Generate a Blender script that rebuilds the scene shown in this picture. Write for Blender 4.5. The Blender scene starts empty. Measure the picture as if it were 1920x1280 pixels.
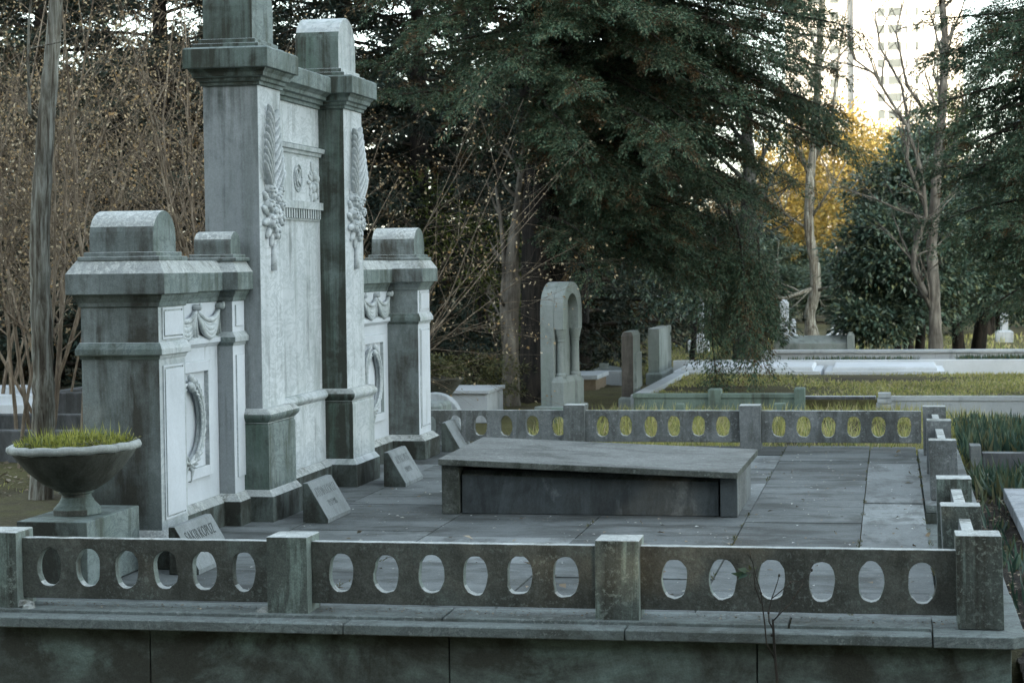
import bpy, bmesh, math, random
import numpy as np
from mathutils import Vector, Matrix
random.seed(7); RNG = np.random.default_rng(7)
SC = bpy.context.scene
COL = SC.collection
rad = math.radians

# ------------------------------------------------------------------ camera geometry
F, CAMH, ROLL = 3800.0, 1.6, 0.012
def _basis():
    d = np.array([1670-960, 487-640, F]); d /= np.linalg.norm(d)
    gz = -(ROLL*d[0]+d[1])/d[2]
    g = np.array([ROLL, 1.0, gz]); g /= np.linalg.norm(g)
    x = np.cross(d, -g); x = -x if x[0] < 0 else x
    return np.array([x, d, -g]).T
RC = _basis(); CC = np.array([0, 0, CAMH])
def _ray(u, v): return RC.T @ np.array([(u-960)/F, (v-640)/F, 1.0])
def at_y(u, v, y):
    r = _ray(u, v); return CC + r*(y/r[1])
def at_z(u, v, z=0.0):
    r = _ray(u, v); return CC + r*((z-CAMH)/r[2])
cam = bpy.data.cameras.new('camera'); camo = bpy.data.objects.new('camera', cam); COL.objects.link(camo)
m = Matrix.Identity(4)
for i in range(3):
    m[i][0] = RC[0, i]; m[i][1] = -RC[1, i]; m[i][2] = -RC[2, i]; m[i][3] = CC[i]
camo.matrix_world = m
cam.sensor_width = 36; cam.lens = F/1920*36; cam.clip_end = 3000; cam.clip_start = .1
cam.dof.use_dof = True; cam.dof.focus_distance = 11.3; cam.dof.aperture_fstop = 8.0; cam.dof.aperture_blades = 0
SC.camera = camo

# ------------------------------------------------------------------ materials
class NT:
    def __init__(s, name):
        s.m = bpy.data.materials.new(name); s.m.use_nodes = True
        s.t = s.m.node_tree; s.t.nodes.clear()
        s.out = s.t.nodes.new('ShaderNodeOutputMaterial')
        s.b = s.t.nodes.new('ShaderNodeBsdfPrincipled')
        s.t.links.new(s.b.outputs[0], s.out.inputs[0])
        g = s.t.nodes.new('ShaderNodeNewGeometry'); s.pos = g.outputs['Position']; s.island = g.outputs['Random Per Island']
    def link(s, a, b): s.t.links.new(a, b)
    def map(s, sc, vec=None, loc=(0, 0, 0)):
        n = s.t.nodes.new('ShaderNodeMapping'); n.inputs['Scale'].default_value = sc; n.inputs['Location'].default_value = loc
        s.link(vec or s.pos, n.inputs['Vector']); return n.outputs[0]
    def noise(s, scale, detail=5, rough=.6, vec=None, dist=0.0):
        n = s.t.nodes.new('ShaderNodeTexNoise'); n.inputs['Scale'].default_value = scale
        n.inputs['Detail'].default_value = detail; n.inputs['Roughness'].default_value = rough
        n.inputs['Distortion'].default_value = dist
        s.link(vec or s.pos, n.inputs['Vector']); return n.outputs['Fac']
    def ramp(s, fac, stops):
        n = s.t.nodes.new('ShaderNodeValToRGB'); e = n.color_ramp.elements
        while len(e) < len(stops): e.new(.5)
        for k, (p, c) in enumerate(stops):
            e[k].position = p
            e[k].color = (c, c, c, 1) if isinstance(c, (int, float)) else (*c, 1)
        s.link(fac, n.inputs[0]); return n.outputs[0]
    def mix(s, fac, a, b, mode='MIX'):
        n = s.t.nodes.new('ShaderNodeMix'); n.data_type = 'RGBA'; n.blend_type = mode
        for v, i in ((fac, 0), (a, 6), (b, 7)):
            if isinstance(v, (int, float)): n.inputs[i].default_value = v
            elif isinstance(v, tuple): n.inputs[i].default_value = (*v, 1)
            else: s.link(v, n.inputs[i])
        return n.outputs[2]
    def math(s, op, a, b):
        n = s.t.nodes.new('ShaderNodeMath'); n.operation = op
        for v, i in ((a, 0), (b, 1)):
            if isinstance(v, (int, float)): n.inputs[i].default_value = v
            else: s.link(v, n.inputs[i])
        return n.outputs[0]
    def bump(s, h, strength, dist=.01, prev=None):
        n = s.t.nodes.new('ShaderNodeBump'); n.inputs['Strength'].default_value = strength; n.inputs['Distance'].default_value = dist
        s.link(h, n.inputs['Height'])
        if prev: s.link(prev, n.inputs['Normal'])
        return n.outputs[0]
    def finish(s, col, rough=.8, normal=None, spec=.3):
        if isinstance(col, tuple): s.b.inputs['Base Color'].default_value = (*col, 1)
        else: s.link(col, s.b.inputs['Base Color'])
        s.b.inputs['Roughness'].default_value = rough
        s.b.inputs['Specular IOR Level'].default_value = spec
        if normal: s.link(normal, s.b.inputs['Normal'])
        return s.m

def stone(name, base, alt, stain, lo=.45, hi=.65, second=None, lo2=.55, hi2=.72, speck=None, speck_t=.66, streak=(7, 7, .8), big=1.6,
          rough=.78, bumps=.35, seed=0.0, vein=None, grain=.3, isl=0.0):
    n = NT(name)
    off = n.map((1, 1, 1), None, (seed, seed*1.7, seed*.6))
    col = n.mix(n.ramp(n.noise(big, 6, .65, off, .3), [(.35, 0.0), (.65, 1.0)]), base, alt)
    if vein:
        v = n.noise(3.2, 7, .7, n.map((1, 1, 2.2), off), 1.6)
        col = n.mix(n.ramp(v, [(.46, 0.0), (.5, .75), (.54, 0.0)]), col, vein)
    if second:
        s2 = n.noise(1.0, 8, .7, n.map((streak[0]*.45, streak[1]*.45, streak[2]*1.4), off, (3.1, 0, 1.7)), .4)
        col = n.mix(n.ramp(s2, [(lo2, 0.0), (hi2, .9)]), col, second)
    s1 = n.noise(1.0, 9, .68, n.map(streak, off), .5)
    s3 = n.noise(2.3, 8, .7, off, .4)
    f = n.math('ADD', n.math('MULTIPLY', s1, .55), n.math('MULTIPLY', s3, .45))
    lo_, hi_ = lo-.02, lo-.02+(hi-lo)*.62
    col = n.mix(n.ramp(f, [(lo_, 0.0), (hi_, 1.0)]), col, stain)
    if speck:
        sp = n.noise(38, 4, .75, off)
        sp2 = n.noise(4, 4, .6, n.map((1, 1, 1), off, (9, 9, 9)))
        col = n.mix(n.math('MULTIPLY', n.ramp(sp, [(speck_t-.06, 0.0), (speck_t, .8)]), n.ramp(sp2, [(.4, .1), (.62, 1.0)])), col, speck)
    if isl: col = n.mix(1.0, col, n.ramp(n.island, [(0.0, 1-isl), (1.0, 1+isl)]), 'MULTIPLY')
    g = n.noise(120, 3, .7, off)
    g2 = n.noise(28, 6, .75, off)
    col = n.mix(grain*1.6, col, n.ramp(g, [(.3, .55), (.7, 1.35)]), 'MULTIPLY')
    col = n.mix(grain*1.2, col, n.ramp(g2, [(.3, .6), (.7, 1.3)]), 'MULTIPLY')
    nb = n.bump(n.noise(9, 8, .7, off), bumps*.7, .02)
    nb = n.bump(g2, bumps, .006, nb)
    nb = n.bump(g, bumps*.6, .002, nb)
    return n.finish(col, rough, nb)

MARBLE = (.53, .56, .57); MARBLE2 = (.42, .45, .455)
M = {}
M['marble'] = stone('white_weathered_marble', MARBLE, MARBLE2, (.15, .165, .155), .54, .74, (.27, .31, .29), .50, .66, streak=(9, 9, .5), vein=(.30, .34, .36), bumps=.15, grain=.08)
M['marble_panel'] = stone('pale_panel_marble', (.60, .63, .65), (.49, .52, .535), (.20, .22, .215), .55, .76, (.33, .365, .36), .51, .67, streak=(10, 10, .35), bumps=.1, grain=.06, seed=3, vein=(.33, .37, .38))
M['grime_shade'] = stone('grimy_shaded_marble', (.118, .136, .130), (.19, .22, .218), (.060, .059, .050), .49, .68, (.25, .285, .285), .50, .65, streak=(7, 7, .8), bumps=.3, seed=5, grain=.3)  # stains on viewer-side faces, darkened further in place of shade
M['grime_shade_mid'] = stone('streaked_shaded_marble', (.24, .265, .275), (.31, .335, .345), (.085, .098, .092), .52, .72, (.15, .172, .165), .52, .72, streak=(10, 10, .35), bumps=.2, seed=8, grain=.2)  # grey streaks, with the shade of near faces put into the base
M['grime_shade_green'] = stone('algae_shaded_marble', (.09, .12, .105), (.17, .21, .20), (.045, .05, .04), .46, .62, (.07, .11, .085), .46, .66, streak=(11, 11, .4), bumps=.25, seed=12, grain=.25)  # algae streaks plus painted shade for faces turned to the viewer
M['lichen_lit_top'] = stone('lichen_lit_top_stone', (.42, .445, .44), (.32, .34, .335), (.13, .135, .115), .52, .70, speck=(.6, .62, .6), speck_t=.55, bumps=.5, seed=2, streak=(6, 6, 6), grain=.35)  # lichen, with light from above put into the pale base
M['greenstone'] = stone('greenish_block_stone', (.17, .21, .20), (.22, .26, .255), (.075, .09, .075), .50, .68, (.12, .16, .14), .5, .72, vein=(.10, .13, .13), bumps=.3, seed=14, grain=.25)
M['plinth'] = stone('damp_plinth_shaded_end', (.070, .084, .076), (.12, .145, .135), (.035, .037, .030), .45, .62, (.16, .20, .18), .55, .75, streak=(5, 5, 1.6), bumps=.35, seed=17)  # plinth stone; on block ends it also paints near-side shade
M['fence_face'] = stone('crusted_shaded_fence', (.092, .096, .083), (.12, .127, .112), (.060, .061, .052), .47, .68, (.155, .185, .168), .55, .68, speck=(.155, .178, .16), speck_t=.60, streak=(5, 5, 2.0), bumps=.6, seed=21, grain=.45, big=3)  # crust colour with the near side's shade painted in
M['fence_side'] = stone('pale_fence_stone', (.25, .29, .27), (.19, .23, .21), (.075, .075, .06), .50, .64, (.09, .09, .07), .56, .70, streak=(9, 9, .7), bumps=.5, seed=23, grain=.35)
M['fence_post'] = stone('crusted_shaded_post', (.085, .098, .086), (.125, .145, .13), (.052, .053, .044), .48, .66, (.25, .32, .285), .505, .575, streak=(11, 11, .35), speck=(.24, .28, .25), speck_t=.60, bumps=.6, seed=26, grain=.45)  # post crust and pale streaks, shade also put into the dark base
M['fence_grey'] = stone('grey_fence_stone', (.20, .215, .22), (.15, .165, .165), (.085, .09, .085), .48, .66, (.12, .13, .125), .54, .74, speck=(.3, .32, .32), speck_t=.62, streak=(7, 7, 1), bumps=.55, seed=29, grain=.4)
M['coping'] = stone('stained_coping_marble', (.20, .235, .23), (.15, .175, .17), (.075, .08, .07), .52, .70, (.10, .12, .11), .54, .74, streak=(2, 4, 4), speck=(.3, .33, .32), speck_t=.63, bumps=.35, seed=31, vein=(.10, .11, .11))
M['wall'] = stone('mossy_wall_marble', (.11, .128, .112), (.17, .21, .19), (.058, .060, .049), .47, .66, (.23, .31, .28), .50, .63, streak=(1.6, 3, 2.6), bumps=.4, seed=34, big=1.1)
M['paving'] = stone('grey_paving_stone', (.105, .117, .118), (.145, .160, .162), (.062, .068, .066), .49, .66, (.18, .197, .20), .52, .68, isl=.30, speck=(.38, .40, .39), speck_t=.70, streak=(1.2, 4, 4), bumps=.35, seed=37, grain=.3)
M['paving_pale'] = stone('pale_paving_stone', (.165, .182, .186), (.21, .23, .233), (.10, .108, .107), .50, .68, (.25, .272, .275), .52, .68, isl=.22, speck=(.42, .44, .43), speck_t=.70, streak=(6, 2, 4), bumps=.35, seed=41, grain=.3)
M['slab_top'] = stone('rough_grey_lid', (.21, .22, .215), (.165, .175, .17), (.10, .105, .10), .50, .70, speck=(.36, .37, .36), speck_t=.64, streak=(2, 5, 5), bumps=.8, seed=44, grain=.5)
M['slab_side'] = stone('pitted_lid_edge', (.10, .11, .10), (.14, .15, .135), (.05, .055, .045), .46, .64, speck=(.2, .22, .2), speck_t=.62, streak=(5, 5, 5), bumps=.8, seed=45, grain=.5)
M['slab_dark'] = stone('dark_tomb_panel', (.058, .069, .073), (.084, .098, .103), (.034, .039, .041), .48, .70, (.21, .235, .245), .54, .66, streak=(6, 6, 1.2), bumps=.2, seed=47, grain=.25)
M['name_front'] = stone('grey_name_stone', (.20, .22, .225), (.24, .26, .265), (.12, .13, .13), .54, .74, (.16, .18, .175), .5, .75, speck=(.35, .37, .37), speck_t=.67, bumps=.35, seed=49, grain=.3, streak=(9, 9, 1.2))
M['urn'] = stone('dirty_urn_stone', (.085, .088, .075), (.13, .135, .12), (.045, .045, .036), .46, .66, (.15, .17, .155), .56, .75, bumps=.45, seed=52, grain=.4)
M['urn_rim'] = stone('pale_urn_rim', (.33, .35, .34), (.40, .42, .41), (.12, .12, .10), .54, .70, bumps=.5, seed=53, grain=.3, streak=(6, 6, 6))
M['white_stone'] = stone('clean_white_marble', (.62, .65, .69), (.52, .55, .58), (.32, .34, .34), .60, .78, bumps=.15, seed=55, grain=.1)
M['offwhite_stone'] = stone('dusty_white_wall', (.42, .45, .48), (.34, .37, .40), (.2, .22, .22), .56, .76, bumps=.2, seed=57, grain=.15)
M['grave_green'] = stone('green_grey_gravestone', (.20, .23, .225), (.25, .28, .275), (.11, .13, .125), .52, .72, (.16, .20, .175), .5, .75, bumps=.25, seed=59, grain=.2)
M['grave_brown'] = stone('brown_gravestone', (.095, .085, .075), (.13, .12, .105), (.05, .045, .04), .48, .66, bumps=.3, seed=61)
M['curb_green'] = stone('green_painted_curb', (.13, .18, .155), (.17, .225, .195), (.07, .085, .07), .52, .72, (.10, .12, .09), .55, .72, bumps=.25, seed=63, grain=.25)
M['curb_dark'] = stone('dark_grey_curb', (.085, .09, .095), (.12, .125, .13), (.05, .052, .052), .48, .66, bumps=.4, seed=65)
M['brick_tomb'] = stone('tan_tomb_side', (.25, .19, .13), (.20, .15, .10), (.11, .09, .07), .52, .7, bumps=.3, seed=67)
M['plant_slab'] = stone('pale_veined_slab', (.40, .42, .45), (.32, .34, .36), (.18, .19, .19), .52, .72, bumps=.2, seed=69, streak=(2, 6, 4), vein=(.22, .24, .26))

def letter_mat():
    n = NT('dark_letter_paint'); return n.finish(n.ramp(n.noise(60, 4, .7), [(.3, (.03, .035, .035)), (.7, (.09, .10, .10))]), .8)
M['letters'] = letter_mat()
def worn_letter():
    n = NT('worn_letter_groove'); return n.finish(n.ramp(n.noise(70, 4, .7), [(.35, (.09, .10, .10)), (.65, (.20, .22, .22))]), .8)
M['letters_worn'] = worn_letter()

def leaf(name, cols, rough=.55, trans=.25, clump=1.2):
    n = NT(name)
    k = len(cols)
    c = n.ramp(n.island, [((i+.5)/k, cols[i]) for i in range(k)])
    c = n.mix(.6, c, n.ramp(n.noise(clump, 4, .6), [(.35, .62), (.65, 1.35)]), 'MULTIPLY')
    n.finish(c, rough, None, .35)
    t = n.t.nodes.new('ShaderNodeBsdfTranslucent'); n.link(c, t.inputs[0])
    mx = n.t.nodes.new('ShaderNodeMixShader'); mx.inputs[0].default_value = trans
    n.link(n.b.outputs[0], mx.inputs[1]); n.link(t.outputs[0], mx.inputs[2]); n.link(mx.outputs[0], n.out.inputs[0])
    return n.m
M['needles'] = leaf('conifer_sprays', [(.030, .062, .040), (.058, .108, .066), (.090, .150, .090), (.135, .185, .110), (.10, .085, .045)], .6, .15, 1.5)
M['needles_far'] = leaf('far_conifer_leaves', [(.018, .032, .026), (.030, .050, .038), (.04, .06, .045), (.06, .055, .03)], .6, .15, .8)
M['needles_bronze'] = leaf('bronze_conifer_sprays', [(.05, .035, .02), (.10, .065, .03), (.16, .10, .045)], .6, .3, 1.5)
M['glossy'] = leaf('glossy_evergreen_leaves', [(.035, .070, .05), (.07, .118, .088), (.115, .175, .135), (.17, .18, .08), (.15, .21, .17)], .28, .15, 1.0)
M['yellowgreen'] = leaf('yellow_green_leaves', [(.06, .08, .02), (.11, .14, .03), (.17, .20, .04), (.05, .06, .03)], .5, .35, 1.6)
M['gold'] = leaf('golden_autumn_leaves', [(.30, .20, .05), (.42, .28, .06), (.50, .36, .10), (.22, .19, .07)], .5, .4, .4)
M['tan'] = leaf('dry_tan_leaves', [(.20, .15, .09), (.31, .23, .14), (.42, .33, .20), (.36, .22, .09), (.54, .45, .31)], .6, .3, 2)
M['shrub'] = leaf('olive_shrub_leaves', [(.08, .085, .035), (.13, .13, .05), (.17, .15, .075), (.06, .075, .035)], .5, .3, 3)
M['grass'] = leaf('meadow_grass_blades', [(.26, .28, .08), (.40, .38, .12), (.50, .46, .18), (.18, .23, .09), (.48, .42, .24)], .6, .35, 1.1)
M['grass_urn'] = leaf('bright_urn_grass', [(.22, .25, .045), (.33, .34, .07), (.42, .40, .10), (.12, .15, .06)], .55, .4, 5)
M['iris'] = leaf('blue_green_sword_leaves', [(.030, .062, .045), (.05, .095, .065), (.08, .125, .075), (.10, .10, .045)], .5, .2, 2)
M['litter'] = leaf('fallen_leaf_litter', [(.15, .11, .07), (.25, .20, .14), (.10, .08, .05), (.36, .31, .24)], .8, .1, 2)
M['petal'] = leaf('pale_dropped_petals', [(.55, .56, .53), (.40, .38, .30), (.65, .66, .64)], .8, .1, 2)

def bark(name, a, b, c, sc=(14, 14, 1.6)):
    n = NT(name)
    f = n.noise(1, 8, .7, n.map(sc), .6)
    col = n.ramp(f, [(.38, a), (.5, b), (.61, c)])
    col = n.mix(.6, col, n.ramp(n.noise(5, 5, .6), [(.35, .6), (.65, 1.3)]), 'MULTIPLY')
    return n.finish(col, .85, n.bump(f, .8, .03), .2)
M['bark_grey'] = bark('grey_peeling_bark', (.05, .038, .028), (.15, .14, .115), (.28, .28, .25), (26, 26, 2.2))
M['bark_shade'] = bark('dull_grey_bark', (.03, .03, .027), (.06, .06, .055), (.10, .10, .09))
M['bark_dark'] = bark('dark_fissured_bark', (.010, .010, .010), (.028, .025, .023), (.05, .042, .036))
M['bark_pale'] = bark('pale_smooth_bark', (.075, .066, .056), (.135, .122, .105), (.21, .195, .17), (9, 9, 1.6))
M['bark_twig'] = bark('brown_twig_bark', (.10, .075, .055), (.185, .145, .105), (.29, .24, .185), (20, 20, 3))
M['bark_twig_dark'] = bark('dark_limb_bark', (.03, .026, .022), (.05, .042, .035), (.08, .066, .05), (20, 20, 3))

def ground_mat():
    n = NT('earth_and_moss')
    a = n.ramp(n.noise(.9, 8, .7), [(.35, (.055, .047, .036)), (.5, (.095, .085, .055)), (.66, (.14, .135, .06))])
    a = n.mix(n.ramp(n.noise(.35, 6, .65, n.map((1, 1, 1), None, (5, 2, 0))), [(.45, 0.0), (.6, .85)]), a, (.12, .115, .05))
    a = n.mix(n.ramp(n.noise(24, 4, .75), [(.58, 0.0), (.68, .8)]), a, (.20, .16, .11))
    a = n.mix(n.ramp(n.noise(40, 4, .75), [(.55, 0.0), (.7, .8)]), a, (.03, .026, .02))
    nb = n.bump(n.noise(18, 8, .8), .9, .04)
    return n.finish(a, .95, nb, .1)
M['ground'] = ground_mat()
def soil_mat():
    n = NT('dark_wet_soil')
    a = n.ramp(n.noise(14, 8, .75), [(.35, (.018, .015, .012)), (.55, (.05, .04, .03)), (.7, (.11, .085, .06))])
    return n.finish(a, .85, n.bump(n.noise(22, 8, .8), 1.0, .05), .3)
M['soil'] = soil_mat()
def facade():
    n = NT('white_tower_render'); return n.finish(n.ramp(n.noise(.15, 4, .6), [(.3, (.30, .30, .30)), (.7, (.36, .36, .36))]), .8)
M['facade'] = facade()
def glass():
    n = NT('hazed_blue_grey_glass'); return n.finish(n.ramp(n.noise(.3, 3, .5), [(.3, (.034, .044, .050)), (.7, (.052, .064, .070))]), .5, None, .1)  # window colour lightened to paint the haze of distance
M['glass'] = glass()

# ------------------------------------------------------------------ mesh builder
class MB:
    def __init__(s): s.v = []; s.f = []
    def add(s, vs, fs):
        o = len(s.v); s.v += [tuple(map(float, p)) for p in vs]; s.f += [tuple(i+o for i in f) for f in fs]; return s
    def box(s, x0, x1, y0, y1, z0, z1):
        return s.add([(x0, y0, z0), (x1, y0, z0), (x1, y1, z0), (x0, y1, z0), (x0, y0, z1), (x1, y0, z1), (x1, y1, z1), (x0, y1, z1)],
                     [(0, 3, 2, 1), (4, 5, 6, 7), (0, 1, 5, 4), (1, 2, 6, 5), (2, 3, 7, 6), (3, 0, 4, 7)])
    def loft(s, x0, x1, y0, y1, prof):
        """rectangular rings; prof = [(outset, z), ...] from bottom to top"""
        vs = []; fs = []
        for o, z in prof: vs += [(x0-o, y0-o, z), (x1+o, y0-o, z), (x1+o, y1+o, z), (x0-o, y1+o, z)]
        for k in range(len(prof)-1):
            a = 4*k; b = a+4
            for i in range(4): j = (i+1) % 4; fs.append((a+i, a+j, b+j, b+i))
        fs += [(3, 2, 1, 0), tuple(4*(len(prof)-1)+i for i in range(4))]
        return s.add(vs, fs)
    def prism(s, poly, axis, a, b):
        """poly in the plane normal to axis; extruded from a to b"""
        def P(p, t): return (t, p[0], p[1]) if axis == 'x' else ((p[0], t, p[1]) if axis == 'y' else (p[0], p[1], t))
        n = len(poly); vs = [P(p, a) for p in poly]+[P(p, b) for p in poly]
        fs = [tuple(range(n))[::-1], tuple(range(n, 2*n))]+[(i, (i+1) % n, n+(i+1) % n, n+i) for i in range(n)]
        return s.add(vs, fs)
    def lathe(s, prof, cx, cy, n=48, ang=None):
        vs = []; fs = []
        for r, z in prof:
            for i in range(n):
                t = 2*math.pi*i/n; vs.append((cx+r*math.cos(t), cy+r*math.sin(t), z))
        for k in range(len(prof)-1):
            for i in range(n): j = (i+1) % n; fs.append((k*n+i, k*n+j, (k+1)*n+j, (k+1)*n+i))
        return s.add(vs, fs+[tuple(range(n))[::-1], tuple(range((len(prof)-1)*n, len(prof)*n))])
    def tube(s, pts, rs, n=8, cap=True):
        pts = [Vector(p) for p in pts]; vs = []; fs = []; u = None
        for k, p in enumerate(pts):
            t = (pts[min(k+1, len(pts)-1)]-pts[max(k-1, 0)])
            t = t.normalized() if t.length > 1e-9 else Vector((0, 0, 1))
            if u is None: u = t.orthogonal().normalized()
            else:
                u = u-t*u.dot(t); u = u.normalized() if u.length > 1e-6 else t.orthogonal().normalized()
            w = t.cross(u); r = rs[k] if isinstance(rs, (list, tuple)) else rs
            for i in range(n):
                a = 2*math.pi*i/n; vs.append(p+(u*math.cos(a)+w*math.sin(a))*r)
        for k in range(len(pts)-1):
            for i in range(n): j = (i+1) % n; fs.append((k*n+i, k*n+j, (k+1)*n+j, (k+1)*n+i))
        if cap and n > 2: fs += [tuple(range(n))[::-1], tuple(range((len(pts)-1)*n, len(pts)*n))]
        return s.add(vs, fs)
    def ell(s, c, r, d=None, nu=10, nv=6):
        """ellipsoid with semi-axes r; long axis r[0] along d, r[2] along world +X (relief depth) when d is given"""
        c = Vector(c)
        if d is None: A, B, Cc = Vector((1, 0, 0)), Vector((0, 1, 0)), Vector((0, 0, 1))
        else:
            A = Vector(d).normalized(); Cc = Vector((1, 0, 0)); Cc = (Cc-A*Cc.dot(A)).normalized(); B = Cc.cross(A)
        vs = []; fs = []
        for k in range(1, nv):
            ph = math.pi*k/nv
            for i in range(nu):
                t = 2*math.pi*i/nu
                vs.append(c+A*(r[0]*math.cos(ph))+B*(r[1]*math.sin(ph)*math.cos(t))+Cc*(r[2]*math.sin(ph)*math.sin(t)))
        a = len(vs); vs += [c+A*r[0], c-A*r[0]]
        for k in range(nv-2):
            for i in range(nu): j = (i+1) % nu; fs.append((k*nu+i, (k+1)*nu+i, (k+1)*nu+j, k*nu+j))
        for i in range(nu): j = (i+1) % nu; fs += [(a, i, j), (a+1, (nv-2)*nu+j, (nv-2)*nu+i)]
        return s.add(vs, fs)
    def build(s, name, mats, parent=None, origin=(0, 0, 0), smooth=False, bevel=0.0, faces=None, seg=2):
        me = bpy.data.meshes.new(name); o = Vector(origin)
        me.from_pydata([tuple(Vector(p)-o) for p in s.v], [], s.f)
        bm = bmesh.new(); bm.from_mesh(me); bmesh.ops.recalc_face_normals(bm, faces=bm.faces); bm.to_mesh(me); bm.free(); me.update()
        mats = mats if isinstance(mats, (list, tuple)) else [mats]
        for mm in mats: me.materials.append(M[mm] if isinstance(mm, str) else mm)
        if len(mats) > 1:
            for p in me.polygons:
                nn = p.normal
                p.material_index = 2 if nn.z > .5 and len(mats) > 2 else (1 if nn.y < -.6 else 0)  # viewer-side faces darker, tops paler: crust and lichen plus painted light and shade
        if smooth:
            for p in me.polygons: p.use_smooth = True
        ob = bpy.data.objects.new(name, me); COL.objects.link(ob)
        if parent is not None: ob.parent = parent
        else: ob.location = origin
        if bevel:
            b = ob.modifiers.new('worn_edge', 'BEVEL'); b.width = bevel; b.segments = seg; b.limit_method = 'ANGLE'; b.angle_limit = rad(40)
        return ob

def np_mesh(name, verts, k, mat, parent=None, smooth=False):
    """verts (N,k,3): N separate k-gons"""
    n = verts.shape[0]
    me = bpy.data.meshes.new(name)
    me.vertices.add(n*k); me.vertices.foreach_set('co', verts.reshape(-1).astype(np.float32))
    me.loops.add(n*k); me.loops.foreach_set('vertex_index', np.arange(n*k, dtype=np.int32))
    me.polygons.add(n); me.polygons.foreach_set('loop_start', np.arange(0, n*k, k, dtype=np.int32))
    me.update(calc_edges=True); me.materials.append(M[mat] if isinstance(mat, str) else mat)
    ob = bpy.data.objects.new(name, me); COL.objects.link(ob)
    if parent is not None: ob.parent = parent
    return ob
def unit(a): return a/np.maximum(np.linalg.norm(a, axis=-1, keepdims=True), 1e-9)
def leaves(c, d, nrm, L, Wd, bend=.15):
    """diamond leaves: base c, direction d, facing nrm"""
    d = unit(d); side = unit(np.cross(d, nrm)); nn = np.cross(side, d)
    L = np.broadcast_to(np.asarray(L, float), (len(c),))[:, None]; Wd = np.broadcast_to(np.asarray(Wd, float), (len(c),))[:, None]
    mid = c+d*L*.45+nn*L*bend
    return np.stack([c, mid+side*Wd*.5, c+d*L, mid-side*Wd*.5], 1)
def rdir(n): return unit(RNG.normal(size=(n, 3)))

def tag(o, label=None, cat=None, group=None, kind=None):
    for k, v in (('label', label), ('category', cat), ('group', group), ('kind', kind)):
        if v: o[k] = v
    return o
def thing(name, loc, label, cat, group=None):
    o = bpy.data.objects.new(name, None); COL.objects.link(o); o.location = loc; o.empty_display_size = .1
    return tag(o, label, cat, group)
def copy_tree(o, parent=None):
    c = o.copy(); COL.objects.link(c)
    if parent is not None: c.parent = parent
    for ch in list(o.children): copy_tree(ch, c)
    return c
def dup(o, loc, rz=0., sc=1., label=None, group=None):
    c = copy_tree(o); c.location = loc; c.rotation_euler = (0, 0, rz)
    c.scale = (sc, sc, sc) if isinstance(sc, (int, float)) else sc
    if label: c['label'] = label
    if group: c['group'] = group
    return c

# ------------------------------------------------------------------ world and sun
w = bpy.data.worlds.new('World'); SC.world = w; w.use_nodes = True
nt = w.node_tree; bg = nt.nodes['Background']
sky = nt.nodes.new('ShaderNodeTexSky'); sky.sky_type = 'NISHITA'; sky.sun_disc = False
SUN_EL, SUN_AZ = rad(10), rad(158)      # azimuth measured from +Y towards +X: low sun behind the camera, to its right
sky.sun_elevation = SUN_EL; sky.sun_rotation = SUN_AZ; sky.dust_density = 1.5; sky.ozone_density = 1.5
hs = nt.nodes.new('ShaderNodeHueSaturation'); hs.inputs['Saturation'].default_value = .42
nt.links.new(sky.outputs[0], hs.inputs['Color']); tn = nt.nodes.new('ShaderNodeMix'); tn.data_type = 'RGBA'; tn.blend_type = 'MULTIPLY'; tn.inputs[0].default_value = 1; tn.inputs[7].default_value = (.945, 1, .965, 1)
nt.links.new(hs.outputs[0], tn.inputs[6]); nt.links.new(tn.outputs[2], bg.inputs[0]); bg.inputs[1].default_value = .15
sl = bpy.data.lights.new('sun', 'SUN'); sl.energy = 4.0; sl.angle = rad(.6); sl.color = (1, .80, .55)
so = bpy.data.objects.new('sun', sl); COL.objects.link(so)
sd = Vector((math.sin(SUN_AZ)*math.cos(SUN_EL), math.cos(SUN_AZ)*math.cos(SUN_EL), math.sin(SUN_EL)))
so.rotation_euler = sd.to_track_quat('Z', 'Y').to_euler(); so.location = sd*50
SC.view_settings.view_transform = 'Standard'; SC.view_settings.look = 'None'; SC.view_settings.gamma = 1
SC.view_settings.exposure = 2.9
SC.cycles.max_bounces = 6; SC.cycles.transmission_bounces = 2; SC.cycles.use_denoising = True
SC.cycles.sample_clamp_indirect = 6

# ------------------------------------------------------------------ ground
def ss(a, b, x): t = np.clip((x-a)/(b-a), 0, 1); return t*t*(3-2*t)
def gz(x, y):
    x = np.asarray(x, float); y = np.asarray(y, float)
    front = 1-ss(7.6, 9.6, y)
    right = ss(-.2, .3, x)*(1-ss(17.2, 18.6, y))
    h = -.10+.04*np.sin(x*1.3+y*.7)*np.cos(y*.9-x*.4)*ss(9, 11, y)
    h = h+front*(-.80)+(1-front)*right*(-.10)
    return h
xs = np.unique(np.concatenate([np.linspace(-14, 5, 110), np.linspace(-60, 50, 45), np.linspace(-900, 900, 25)]))
ys = np.unique(np.concatenate([np.linspace(5, 42, 190), np.linspace(-40, 110, 50), np.linspace(-600, 1200, 25)]))
X, Y = np.meshgrid(xs, ys); Z = gz(X, Y)+RNG.normal(0, .008, X.shape)
gv = np.stack([X, Y, Z], -1).reshape(-1, 3); nx = len(xs)
gf = [(j*nx+i, j*nx+i+1, (j+1)*nx+i+1, (j+1)*nx+i) for j in range(len(ys)-1) for i in range(nx-1)]
me = bpy.data.meshes.new('ground'); me.from_pydata(gv.tolist(), [], gf); me.materials.append(M['ground'])
for p in me.polygons: p.use_smooth = True
go = bpy.data.objects.new('ground', me); COL.objects.link(go); go['kind'] = 'structure'

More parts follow.
